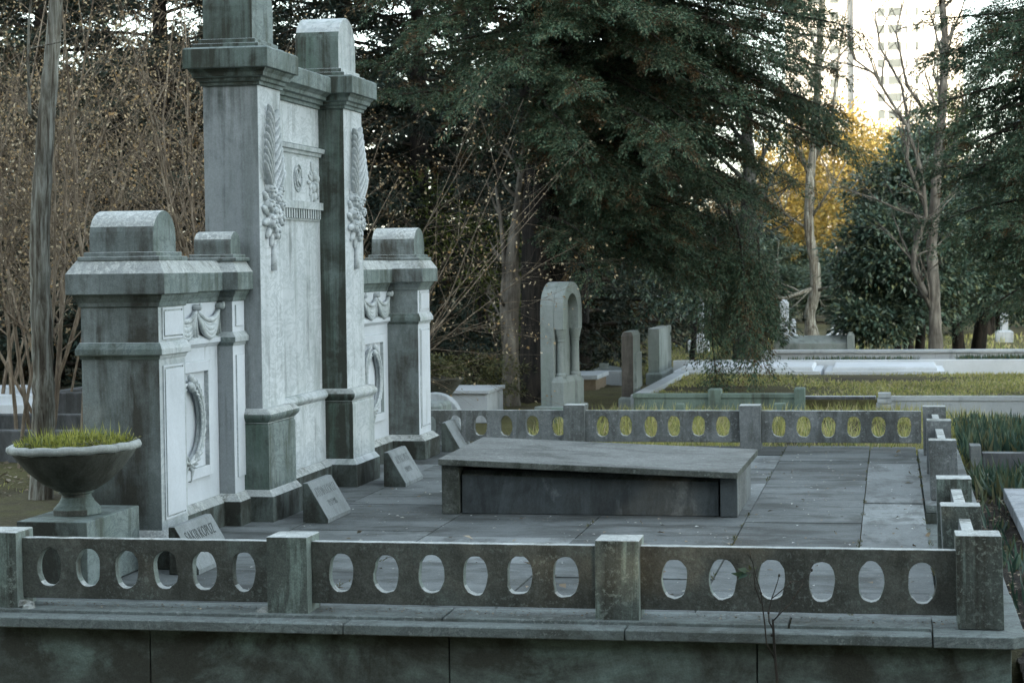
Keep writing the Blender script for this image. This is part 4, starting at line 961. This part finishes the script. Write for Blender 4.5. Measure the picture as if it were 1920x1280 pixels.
n = len(op); hd.add([(x0, a, b) for a, b in op]+[(x0, a, b) for a, b in ip]+[(x1, a, b) for a, b in op]+[(x1, a, b) for a, b in ip],
       [f for k in range(n-1) for f in ((k, k+1, n+k+1, n+k), (2*n+k+1, 2*n+k, 3*n+k, 3*n+k+1), (k+1, k, 2*n+k, 2*n+k+1), (n+k, n+k+1, 3*n+k+1, 3*n+k))]+[(0, n, 3*n, 2*n), (n-1, 3*n-1, 4*n-1, 2*n-1)])
hd.build('arch_hood', 'grave_green', gs, go_)
MB().loft(x0+.001, x1-.02, Y0+.01, Y0+yw-.01, [(.03, .0), (.03, .30), (.0, .36)]).build('base', 'grave_green', gs, go_, bevel=.008)
for yq in (Y0+.08, Y0+yw-.08):
    MB().lathe([(.062, .355), (.062, .385), (.046, .40), (.043, .74), (.05, .745), (.05, .76), (.046, .765), (.065, .84), (.075, .885)], x0+.052, yq, 20).build('column', 'grave_green', gs, go_, smooth=False)
gs.rotation_euler = (0, 0, rad(-11))
MB().loft(xa, xa+.27, Y0-.02, Y0+yw, [(.05, -.1), (.05, .03), (.03, .04)]).build('plinth', 'grave_green', gs, go_, bevel=.006)

def stele(u0, u1, u2, vt, vb, Y, label, mats, wy=.5, cap=0., frame=False, name='gravestone', tilt=0.):
    """slab with its narrow end towards the viewer: u0..u1 the end, u1..u2 the face turned right"""
    xa, zb = P3(u0, vb, Y); xb, zt = P3(u1, vt, Y); zb = min(zb, 0)-.03
    # depth so that the far edge of the face reaches u2
    yb = Y+wy
    for _ in range(30):
        if P3(u2, vt, yb)[0] > xb: yb += .04
        else: break
    o = ((xa+xb)/2, (Y+yb)/2, zb); t = thing(name, o, label, 'gravestone', GP)
    mb = MB().loft(xa, xb, Y, yb, [(0, zb), (0, zt-cap), (-.02 if cap else -.003, zt)])
    mb.v = [(x, y, z+(y-Y)*tilt*(z-zb)) for x, y, z in mb.v]
    mb.build('slab', mats, t, o, bevel=.008)
    MB().loft(xa, xb, Y, yb, [(.035, zb-.1), (.035, zb+.14), (.01, zb+.16)]).build('base', mats[0], t, o, bevel=.006)
    if frame:
        MB().box(xb-.004, xb+.03, Y+.08, yb-.08, zb+.25, zt-.25).build('panel', mats[0], t, o, bevel=.006)
    return t
stele(1166, 1187, 1200, 622, 765, 23.2, 'narrow dark brown gravestone on the corner of the green curb', ['grave_green', 'grave_brown', 'grave_green'], .5, .05, True)
stele(1216, 1236, 1258, 616, 716, 28.0, 'pale upright slab gravestone by the far corner of the grass plot', ['grave_green', 'grave_green', 'lichen_lit_top'], .55, 0)
stele(833, 862, 880, 612, 690, 31.0, 'pale green pointed gravestone in the shade beyond the far wing', ['grave_green', 'grave_green', 'lichen_lit_top'], .5, .1)
# small domed grave and tan box tomb
xq, zq = P3(1100, 735, 26.5); o = (xq+.2, 26.7, -.05)
bt = thing('box_tomb', o, 'small tan-sided box tomb with a pale lid right of the arched gravestone', 'tomb', GP)
x1_, z1_ = P3(1117, 703, 26.5)
MB().box(xq-.25, x1_, 26.5, 27.5, -.1, z1_-.06).build('box', 'brick_tomb', bt, o, bevel=.006)
MB().box(xq-.28, x1_+.03, 26.46, 27.54, z1_-.058, z1_+.0).build('lid', 'offwhite_stone', bt, o, bevel=.006)
xq, zt_ = P3(1098, 695, 28.2); xr, _ = P3(1166, 695, 28.2); o = ((xq+xr)/2, 28.5, -.05)
dg = thing('domed_grave', o, 'low round-backed grave with a small cross-block on its crest', 'tomb', GP)
rr_ = (xr-xq)/2; cx_ = (xq+xr)/2
MB().prism([(cx_-rr_, -.1), (cx_+rr_, -.1)]+[(cx_+rr_*math.cos(math.pi*k/16), .02+(zt_+.02)*math.sin(math.pi*k/16)) for k in range(17)], 'y', 28.2, 28.8).build('vault', 'grave_green', dg, o, bevel=.006)
MB().box(cx_-.07, cx_+.05, 28.25, 28.4, zt_-.02, zt_+.10).build('crest_block', 'grave_green', dg, o, bevel=.004)
MB().box(cx_-.12, cx_+.30, 27.9, 28.19, -.1, .10).build('step', 'offwhite_stone', dg, o, bevel=.004)
# white tomb, disc stone and planter at the monument's far end
Yt = 21.3; xa, zt_ = P3(838, 733, Yt); xb, _ = P3(917, 733, Yt); o = ((xa+xb)/2, Yt+.4, -.05)
wt = thing('box_tomb', o, 'white marble box tomb just behind the far balustrade', 'tomb', GP)
MB().box(xa-.1, xb-.02, Yt, Yt+.9, -.1, zt_-.03).build('box', 'offwhite_stone', wt, o, bevel=.006)
MB().box(xa-.12, xb, Yt-.03, Yt+.93, zt_-.028, zt_+.01).build('lid', 'offwhite_stone', wt, o, bevel=.005)
Yd = 19.4; cx_, cz_ = P3(812, 788, Yd); o = (cx_, Yd, -.05)
ds = thing('round_headstone', o, 'white round-topped headstone against the far end of the monument', 'gravestone', GP)
R_ = .27
MB().prism([(cx_-R_, -.1), (cx_+R_, -.1)]+[(cx_+R_*math.cos(math.pi*k/20), cz_+R_*math.sin(math.pi*k/20)) for k in range(21)], 'y', Yd, Yd+.16).build('slab', 'offwhite_stone', ds, o, bevel=.008)
MB().prism([(cx_-R_*.72, -.05), (cx_+R_*.72, -.05)]+[(cx_+R_*.72*math.cos(math.pi*k/20), cz_+R_*.72*math.sin(math.pi*k/20)) for k in range(21)], 'y', Yd-.02, Yd+.01).build('raised_panel', 'offwhite_stone', ds, o, bevel=.004)
o = (P3(822, 740, 18.0)[0], 18.0, -.05)
ge = thing('stone_end_block', o, 'pale greenish stone block between the far wing and the far balustrade', 'block')
MB().loft(o[0]-.18, o[0]+.08, 17.75, 18.2, [(0, -.1), (0, .33), (-.02, .36)]).build('block', 'grave_green', ge, o, bevel=.008)
Yp_ = 20.6; cx_, cz_ = P3(826, 712, Yp_); o = (cx_, Yp_, -.05)
pl = thing('planter', o, 'dark stone planter with dry plants behind the far wing', 'planter')
MB().lathe([(.10, -.05), (.10, .1), (.06, .14), (.06, cz_-.12), (.16, cz_), (.24, cz_+.10), (.25, cz_+.12), (.0, cz_+.12)], 0, 0, 24).build('bowl', 'urn', pl, (0, 0, .05), smooth=True)
leaf_crown(pl, [(0, 0, cz_+.18, .24, .22, .10)], 50, 24, (.03, .06), 'shrub', .08, 'plants')

# green painted curb with posts
GK = 'curbs and low walls beyond the paved plot'
def curb(name, label, Y, u0, u1, vt, th, mats, zb=-.15, posts=(), rail=None, cat='curb', Yb=None):
    xa, zt = P3(u0, vt, Y); xb, _ = P3(u1, vt, Y); o = ((xa+xb)/2, Y+th/2, zb+.05); t = thing(name, o, label, cat, GK)
    MB().loft(xa, xb, Y, Y+th, [(0, zb), (0, zt-.05), (.012, zt-.048), (.012, zt)]).build('wall', mats, t, o, bevel=.005)
    for (pu0, pu1, pv) in posts:
        a, z = P3(pu0, pv, Y); b, _ = P3(pu1, pv, Y); MB().loft(a, b, Y-.05, Y+th+.05, [(0, zb), (0, z-.01), (-.01, z)]).build('post', mats, t, o, bevel=.006)
    if rail:
        a, z = P3(u0, rail, Y-.5); b, _ = P3(u1, rail, Y-.5)
        MB().box(a, b, Y-.55, Y-.42, zb, z).build('kerb', mats, t, o, bevel=.004)
    return t
CG = ['curb_green', 'curb_green', 'curb_green']
curb('curb_wall', 'green painted curb wall with rusty posts, from the brown gravestone to the middle of the view', 22.3, 1188, 1492, 738, .14, CG, -.15, [(1328, 1352, 729), (1489, 1509, 727)], 768)
curb('curb_wall', 'grey stretch of curb between the green curb and the stepped stone pillar', 22.5, 1511, 1640, 743, .14, ['offwhite_stone', 'curb_dark', 'offwhite_stone'], -.15, (), 770)
for (u0, u1, v) in ((1266, 1282, 757), (1451, 1472, 756), (1031, 1052, 765)):
    a, z = P3(u0, v, 21.2); b, _ = P3(u1, v, 21.2); o = ((a+b)/2, 21.3, -.1)
    st = thing('marker_stone', o, {1266: 'small square green stone below the green curb wall', 1451: 'larger square green stone by the corner post of the curb', 1031: 'small pale block at the foot of the black trunk'}[u0], 'stone', 'small square marker stones')
    MB().loft(a, b, 21.2, 21.35, [(0, -.15), (0, z-.008), (-.008, z)]).build('block', 'curb_green', st, o, bevel=.004)
a, z = P3(1646, 737, 21.8); b, _ = P3(1671, 737, 21.8); o = ((a+b)/2, 21.9, -.1)
sp = thing('stepped_pillar', o, 'short pillar of stacked stone courses at the curb corner', 'pillar')
for k in range(5): MB().box(a-.01*(4-k)+.003, b+.01*(4-k)-.003, 21.8-.01*(4-k), 22.0+.01*(4-k), -.15 if k == 0 else z-.27+.054*k+.002, z-.27+.054*(k+1)-(.006 if k < 4 else 0)).build('course', 'offwhite_stone', sp, o, bevel=.004)
CWt = ['offwhite_stone', 'offwhite_stone', 'lichen_lit_top']
curb('curb_wall', 'long pale curb wall at the front of the raised grass plot on the right', 22.0, 1672, 2300, 743, .16, CWt, -.2)
xa, _ = P3(1212, 737, 22.6); o = (xa-.1, 25, .0)
cw = thing('curb_wall', o, 'pale marble kerb along the left side of the raised grass plot', 'curb', GK)
MB().box(xa-.16, xa, 22.45, 27.45, -.15, .13).build('wall', 'offwhite_stone', cw, o, bevel=.006)
# raised grass plot soil
MB().box(xa+.003, 6.0, 22.47, 27.4, -.15, .075).build('terrain', 'ground')['kind'] = 'structure'
# white grave slabs and the low wall behind
for (u0, u1, lab) in ((1262, 1538, 'white marble grave slab partly under the drooping conifer branch'), (1546, 1772, 'white marble grave slab with inscribed rim, right of the first slab')):
    Yw = 27.5; a, z = P3(u0, 688, Yw); b, _ = P3(u1, 688, Yw); o = ((a+b)/2, Yw+.7, 0)
    g_ = thing('grave_slab', o, lab, 'grave', 'white slabs behind the grass plot')
    MB().box(a, b, Yw, Yw+1.5, -.1, z-.06).build('kerb', 'white_stone', g_, o, bevel=.006)
    MB().loft(a+.10, b-.10, Yw+.1, Yw+1.4, [(0, z-.063), (0, z-.02), (-.02, z-.002)]).build('slab', 'white_stone', g_, o, bevel=.006)
a, z = P3(1262, 676, 29.1); b, _ = P3(2300, 676, 29.1); o = (0, 29.15, 0)
t = thing('curb_wall', o, 'bright white kerb running behind the white grave slabs', 'curb', GK)
MB().box(a, b, 29.1, 29.25, -.1, z).build('wall', 'white_stone', t, o, bevel=.005)
a, z = P3(1404, 657, 30.2); b, _ = P3(2300, 657, 30.2); o = (1, 30.3, 0)
t = thing('low_wall', o, 'low grey-white wall with a flat coping in front of the evergreens', 'wall', GK)
MB().box(a, b, 30.2, 30.4, -.1, z-.045).build('wall', 'offwhite_stone', t, o, bevel=.004)
MB().box(a-.03, b, 30.17, 30.43, z-.043, z).build('coping', 'offwhite_stone', t, o, bevel=.005)
# sarcophagus and far white stones
Ys = 33; a, z = P3(1452, 630, Ys); b, _ = P3(1602, 632, Ys); o = ((a+b)/2, Ys+.3, 0)
sc_ = thing('sarcophagus', o, 'long grey-green coffin-shaped tomb with raised end stones behind the low wall', 'tomb', GP)
MB().prism([(Ys, -.1), (Ys+.6, -.1), (Ys+.6, z-.12), (Ys+.3, z-.0), (Ys, z-.12)], 'x', a+.12, b-.1).build('body', 'grave_green', sc_, o, bevel=.008)
for xx in (a, b-.12): MB().loft(xx, xx+.12, Ys-.04, Ys+.64, [(0, -.1), (0, z), (-.03, z+.06)]).build('end_stone', 'grave_green', sc_, o, bevel=.008)
for k, (u0, u1, vt, Yf, lab) in enumerate(((1462, 1478, 562, 39, 'tall white pillar stone beside the coffin-shaped tomb'), (1482, 1492, 598, 40, 'short white pillar stone right of the tall white one'), (1558, 1566, 602, 41, 'thin white pillar stone beyond the bowed trunk'), (1572, 1606, 588, 43, 'broad white monument among the far white stones'), (1876, 1890, 585, 42, 'white pillar stone glimpsed at the right edge'), (1300, 1318, 560, 38, 'white stone showing through the drooping conifer'))):
    a, z = P3(u0, vt, Yf); b, _ = P3(u1, vt, Yf); o = ((a+b)/2, Yf+.1, 0)
    t = thing('headstone', o, lab, 'gravestone', 'white stones far beyond the wall')
    MB().loft(a, b, Yf, Yf+(b-a), [(0, -.1), (0, z-.06), (-.03*(b-a), z-.055), ((a-b)*.25, z)]).build('shaft', 'white_stone' if k not in (3, 4) else 'offwhite_stone', t, o, bevel=.01)
    MB().loft(a, b, Yf, Yf+(b-a), [(.1, -.1), (.1, .12), (.06, .15)]).build('base', 'white_stone' if k not in (3, 4) else 'offwhite_stone', t, o, bevel=.01)
# graves on the left behind the urn
Yl = 22; a, z = P3(-160, 742, Yl); b, _ = P3(64, 742, Yl); o = ((a+b)/2, Yl+.6, 0)
t = thing('grave_slab', o, 'stepped white marble grave behind the trunk at the left edge', 'grave')
MB().box(a, b, Yl, Yl+1.1, -.1, z-.10).build('kerb', 'white_stone', t, o, bevel=.006)
MB().box(a+.02, b-.06, Yl+.1, Yl+1.0, z-.103, z).build('slab', 'white_stone', t, o, bevel=.006)
MB().box(a+.02, b-.3, Yl+.5, Yl+.95, z-.003, z+.07).build('head_block', 'white_stone', t, o, bevel=.006)
for (x0, x1, y0, y1, h, lab) in ((-9.4, -6.35, 16.6, 18.6, .20, 'dark stone grave enclosure at the left edge beyond the urn'), (-8.6, -5.6, 19.6, 21.4, .34, 'grey grave enclosure further back between the trunk and the end pier')):
    o = ((x0+x1)/2, (y0+y1)/2, -.1); t = thing('grave_curb', o, lab, 'grave', GK)
    for q, (p0, p1, q0, q1) in enumerate(((x0, x1, y0, y0+.14), (x0, x1, y1-.14, y1), (x0, x0+.14, y0+.143, y1-.143), (x1-.14, x1, y0+.143, y1-.143))):
        MB().loft(p0, p1, q0, q1, [(0, -.2), (0, h-.01), (-.01, h)]).build('curb_stone', 'curb_dark', t, o, bevel=.005)
    MB().loft(x1-.22, x1+.04, y0-.05, y0+.2, [(0, -.2), (0, h+.12), (-.02, h+.15)]).build('corner_post', 'curb_dark', t, o, bevel=.006)
# right side: pale slab, dark curb, soil bed
o = (1.5, 14, -.15)
t = thing('grave_slab', o, 'pale veined marble grave slab lying beside the plot on the right', 'grave')
MB().box(.80, 2.6, 12.35, 15.15, -.16, -.075).build('slab', 'plant_slab', t, o, bevel=.006)
MB().box(.84, 2.56, 12.4, 15.1, -.3, -.163).build('kerb', 'plant_slab', t, o)
o = (1.5, 17.2, -.1)
t = thing('curb_wall', o, 'dark grey curb with a leaning end post beyond the pale slab', 'curb', GK)
MB().box(.735, 3.2, 17.1, 17.25, -.25, .0).build('wall', ['curb_dark', 'curb_dark', 'fence_grey'], t, o, bevel=.006)
pb = MB().box(.645, .735, 17.05, 17.28, -.25, .065); pb.v = [(x-.12*(z+.25)*.3, y, z) for x, y, z in pb.v]
pb.build('post', ['curb_dark', 'fence_grey', 'fence_grey'], t, o, bevel=.006)
MB().box(.70, 3.2, 16.85, 17.095, -.25, -.165).build('footing', 'plant_slab', t, o, bevel=.005)
bx = np.linspace(.552, 3.2, 40); by = np.linspace(7.5, 17.0, 110); BX, BY = np.meshgrid(bx, by)
BZ = -.19+.03*np.sin(BX*9+BY*5)*np.cos(BY*7)+RNG.normal(0, .012, BX.shape); nb_ = len(bx)
mesh = bpy.data.meshes.new('ground'); mesh.from_pydata(np.stack([BX, BY, BZ], -1).reshape(-1, 3).tolist(), [], [(j*nb_+i, j*nb_+i+1, (j+1)*nb_+i+1, (j+1)*nb_+i) for j in range(len(by)-1) for i in range(nb_-1)])
mesh.materials.append(M['soil']); so_ = bpy.data.objects.new('ground', mesh); COL.objects.link(so_); so_['kind'] = 'structure'

# ------------------------------------------------------------------ grass, irises, litter
def blades(name, label, n, xr, yr, zf, L, wd, mat, lean=.35, keep=None, cat='grass'):
    x = RNG.uniform(*xr, n); y = RNG.uniform(*yr, n)
    if keep is not None: k = keep(x, y); x, y = x[k], y[k]
    n = len(x); c = np.stack([x, y, zf(x, y)], 1)
    d = np.stack([RNG.normal(0, lean, n), RNG.normal(0, lean, n), np.ones(n)], 1)
    s = RNG.uniform(*L, n)
    ob = np_mesh(name, leaves(c, d, rdir(n)+np.array([0, -.8, 0]), s, wd*RNG.uniform(.7, 1.3, n), RNG.uniform(-.1, .2, (n, 1))), 4, mat)
    tag(ob, label, cat, None, 'stuff'); return ob
patch = lambda sc, th: (lambda x, y: (np.sin(x*sc+1.3*np.sin(y*sc*.7))+np.sin(y*sc*1.3+x*.5*sc)+RNG.normal(0, .5, len(x))) > th)
blades('grass', 'long yellowish grass behind the far balustrade', 16000, (-3.4, 1.2), (17.55, 21.9), gz, (.05, .24), .010, 'grass', .5, patch(2.6, -.6))
blades('grass', 'patchy short grass on the raised plot behind the curb', 26000, (-2.85, 4.5), (22.5, 27.4), lambda x, y: np.full_like(x, .07), (.02, .07), .014, 'grass', .8, patch(1.6, -.35))
blades('grass', 'thin grass and moss on the ground around the left trunk', 9000, (-9.5, -4.4), (9.5, 17), gz, (.02, .07), .010, 'grass', .7, patch(2.8, .1))
blades('grass', 'sparse grass on the ground beyond the gravestones', 12000, (-8, 3), (28, 45), gz, (.05, .16), .02, 'grass', .5, patch(1.4, 0))
zi = lambda x, y: np.full_like(x, -.2)
blades('iris_bed', 'thick bed of blue-green sword leaves right of the far balustrade', 7000, (.62, 3.0), (17.35, 20.2), lambda x, y: np.full_like(x, -.12), (.10, .29), .034, 'iris', .26, None, 'plants')
blades('iris_bed', 'sword-leaved plants in the soil between the pale slab and the dark curb', 1700, (.62, 2.6), (15.2, 16.8), zi, (.08, .25), .026, 'iris', .34, None, 'plants')
blades('iris_bed', 'scattered sword leaves in the soil strip along the coping', 130, (.60, .80), (9.6, 15.3), zi, (.08, .22), .018, 'iris', .35, None, 'plants')
blades('iris_bed', 'row of sword leaves at the foot of the low white wall', 2600, (-1.7, .35), (29.35, 29.9), lambda x, y: np.full_like(x, .0), (.10, .24), .035, 'iris', .2, lambda x, y: RNG.random(len(x)) < ss(-1.8, -.6, x), 'plants')
blades('iris_bed', 'second row of sword leaves by the low wall at the right edge', 2000, (.95, 3.2), (29.35, 29.9), lambda x, y: np.full_like(x, .0), (.14, .27), .035, 'iris', .2, None, 'plants')
def flecks(name, label, n, xr, yr, zf, L, mat, keep=None, tilt=.35):
    x = RNG.uniform(*xr, n); y = RNG.uniform(*yr, n)
    if keep is not None: k = keep(x, y); x, y = x[k], y[k]
    n = len(x); c = np.stack([x, y, zf(x, y)], 1); a = RNG.uniform(0, 6.28, n)
    d = np.stack([np.cos(a), np.sin(a), np.abs(RNG.normal(0, tilt*.5, n))], 1); s = RNG.uniform(*L, n)
    ob = np_mesh(name, leaves(c, d, np.array([0, 0, 1.])+RNG.normal(0, tilt, (n, 3)), s, s*.55, .12), 4, mat); tag(ob, label, 'litter', None, 'stuff')
flecks('leaf_litter', 'fallen leaves on the earth left of the monument', 7000, (-10, -4.4), (9, 20), lambda x, y: gz(x, y)+.012, (.03, .08), 'litter')
flecks('leaf_litter', 'dead leaves and crumbs on the dark soil strip', 900, (.57, 1.2), (8, 15.5), lambda x, y: np.full_like(x, -.16), (.015, .05), 'litter')
flecks('petals', 'pale dropped petals and crumbs on the paving', 520, (-3.6, .2), (9.15, 17.1), lambda x, y: np.full_like(x, .008), (.008, .030), 'petal', lambda x, y: ~((x > -2.9) & (x < -.88) & (y > 12.6) & (y < 14)), .12)
flecks('leaf_litter', 'brown leaf crumbs along the foot of the foreground balustrade', 500, (-4.4, .3), (8.93, 9.05), lambda x, y: np.full_like(x, .018), (.006, .018), 'litter')
flecks('leaf_litter', 'curled brown leaves lying on the paving near the tomb and pillars', 70, (-3.7, .2), (9.15, 17.1), lambda x, y: np.full_like(x, .01), (.035, .07), 'litter', lambda x, y: ~((x > -2.9) & (x < -.88) & (y > 12.6) & (y < 14)), .5)
flecks('leaf_litter', 'small brown leaves scattered on the paving slabs', 200, (-3.7, .2), (9.15, 17.1), lambda x, y: np.full_like(x, .008), (.012, .04), 'litter', lambda x, y: ~((x > -2.9) & (x < -.88) & (y > 12.6) & (y < 14)), .25)

# weeds in the paving joints and needles drifting on the slabs
jx = []; 
for x_ in (-.89, -.18, -1.82, -2.72, .208): jx += [(x_, y_) for y_ in RNG.uniform(9.2, 17.4, 15)]
jx = np.array(jx); jx = np.repeat(jx, 9, 0)+RNG.normal(0, 1, (len(jx)*9, 2))*np.array([.006, .05]); nj = len(jx)
c = np.column_stack([jx, np.full(nj, .001)]); d = np.stack([RNG.normal(0, .7, nj), RNG.normal(0, .7, nj), np.ones(nj)], 1)
tag(np_mesh('weeds', leaves(c, d, rdir(nj), RNG.uniform(.008, .028, nj), .005, .1), 4, 'shrub'), 'tiny weeds and moss in the joints of the paving', 'weeds', None, 'stuff')
nl_ = 2600; cx0 = RNG.uniform(-3.6, .2, 60); cy0 = RNG.uniform(9.2, 17, 60); k = RNG.integers(0, 60, nl_)
x = cx0[k]+RNG.normal(0, .22, nl_); y = cy0[k]+RNG.normal(0, .10, nl_); ok = (x < .2) & (x > -3.7) & (y > 9.16) & ~((x > -2.9) & (x < -.88) & (y > 12.6) & (y < 14)); x, y = x[ok], y[ok]; nn_ = len(x); an = RNG.uniform(0, 6.28, nn_)
tag(np_mesh('leaf_litter', leaves(np.stack([x, y, np.full(nn_, .007)], 1), np.stack([np.cos(an), np.sin(an), np.zeros(nn_)], 1), np.array([0, 0, 1.])+RNG.normal(0, .1, (nn_, 3)), RNG.uniform(.006, .022, nn_), .004, .05), 4, 'litter'), 'drifts of dry needles and crumbs across the paving', 'litter', None, 'stuff')

# ------------------------------------------------------------------ seedling in front of the wall
Yq = 8.55; o = Vector(at_y(1456, 1290, Yq)); o.z = -.88
sdl = thing('seedling', o, 'thin leggy seedling with one tuft of leaves before the foreground wall', 'plant')
def c_(pts, dy=0.): return [Vector(at_y(u, v, Yq+dy*k/(len(pts)-1)))-o for k, (u, v) in enumerate(pts)]
st = MB()
st.tube([Vector((.0, 0, 0))]+c_([(1457, 1275), (1453, 1230), (1450, 1180), (1449, 1160)]), [.0075, .0065, .006, .0055, .0045], 7)
for pts, r, dy in (([(1453, 1236), (1437, 1205), (1434, 1170), (1429, 1130), (1427, 1110), (1417, 1080), (1411, 1052), (1401, 1038)], .0036, -.05),
                   ([(1449, 1178), (1442, 1165), (1441, 1148), (1446, 1124), (1452, 1108), (1458, 1090), (1461, 1078)], .0034, .05),
                   ([(1448, 1121), (1466, 1106), (1483, 1090), (1504, 1088), (1515, 1080), (1522, 1068)], .0026, .06),
                   ([(1451, 1162), (1465, 1147), (1483, 1130), (1496, 1108), (1506, 1092)], .0030, -.04),
                   ([(1504, 1090), (1512, 1098), (1522, 1103)], .0012, .02), ([(1455, 1158), (1466, 1140), (1466, 1125), (1460, 1122)], .0016, .02),
                   ([(1427, 1130), (1416, 1100), (1414, 1080), (1412, 1070)], .0028, -.03), ([(1407, 1045), (1406, 1030)], .0022, .0)):
    st.tube(c_(pts, dy), [r*(1-.5*k/(len(pts)-1)) for k in range(len(pts))], 6)
for u, v in ((1427, 1112), (1482, 1092), (1474, 1138), (1488, 1120), (1447, 1190), (1441, 1148), (1461, 1078), (1522, 1068), (1496, 1108)):
    st.ell(Vector(at_y(u, v, Yq))-o, (.007, .006, .006), (0, 0, 1), 6, 4)
st.build('stem', 'bark_twig_dark', sdl, (0, 0, 0), smooth=True)
b0 = np.array(at_y(1410, 1072, Yq-.02))-np.array(o); cl = []; dl = []; sl2 = []
for (u, v, s) in ((1372, 1074, .09), (1385, 1085, .08), (1384, 1066, .075), (1420, 1062, .04), (1404, 1058, .035), (1405, 1083, .035), (1398, 1070, .05)):
    p = np.array(at_y(u, v, Yq-.02-random.uniform(0, .05)))-np.array(o); dv = p-b0
    cl.append(b0+dv*.25); dl.append(dv); sl2.append(np.linalg.norm(dv)*.8)
cl, dl, sl2 = np.array(cl), np.array(dl), np.array(sl2)
np_mesh('leaf_tuft', leaves(cl, dl, np.array([0, -1., .6])+RNG.normal(0, .4, cl.shape), sl2, sl2*.45, .15), 4, 'iris', sdl)

# ------------------------------------------------------------------ tower block far off
Yb = 360; o = ((at_y(1640, 400, Yb)[0]), Yb+10, 0)
tw = thing('tower_block', o, 'tall white apartment tower with columns of windows far behind the trees', 'tower')
xa = at_y(1470, 0, Yb)[0]; xm = at_y(1600, 0, Yb)[0]; xb = at_y(1792, 0, Yb)[0]
MB().box(xm, xb, Yb, Yb+22, -2, 96).build('wall', 'facade', tw, o)
MB().box(xa, xm-.01, Yb+3, Yb+20, -2, 96).build('wing', 'facade', tw, o)
MB().box(xb-3.2, xb+1.5, Yb+8, Yb+21.8, -2, 97.5).build('stair_core', 'facade', tw, o)
def windows(u0, u1, yy, vts, h, nm='window'):
    x0 = at_y(u0, 0, yy)[0]; x1 = at_y(u1, 0, yy)[0]
    for z in vts:
        f = MB().box(x0, x1, yy-.08, yy+.05, z, z+h).build(nm, 'glass', tw, o)
        MB().box(x0-.12, x1+.12, yy-.2, yy+.04, z-.16, z-.02).build('sill', 'facade', f, o)
fl = [2.5+2.95*k for k in range(4, 26)]
windows(1645, 1659, Yb, fl, 1.5); windows(1665, 1690, Yb, fl, 1.5); windows(1697, 1701, Yb, fl, 1.3)
windows(1716, 1722, Yb, fl, 1.4); windows(1752, 1772, Yb, fl, 1.5)
windows(1519, 1538, Yb+3, fl, 1.5); windows(1556, 1572, Yb+3, fl, 1.5); windows(1486, 1500, Yb+3, fl, 1.5)
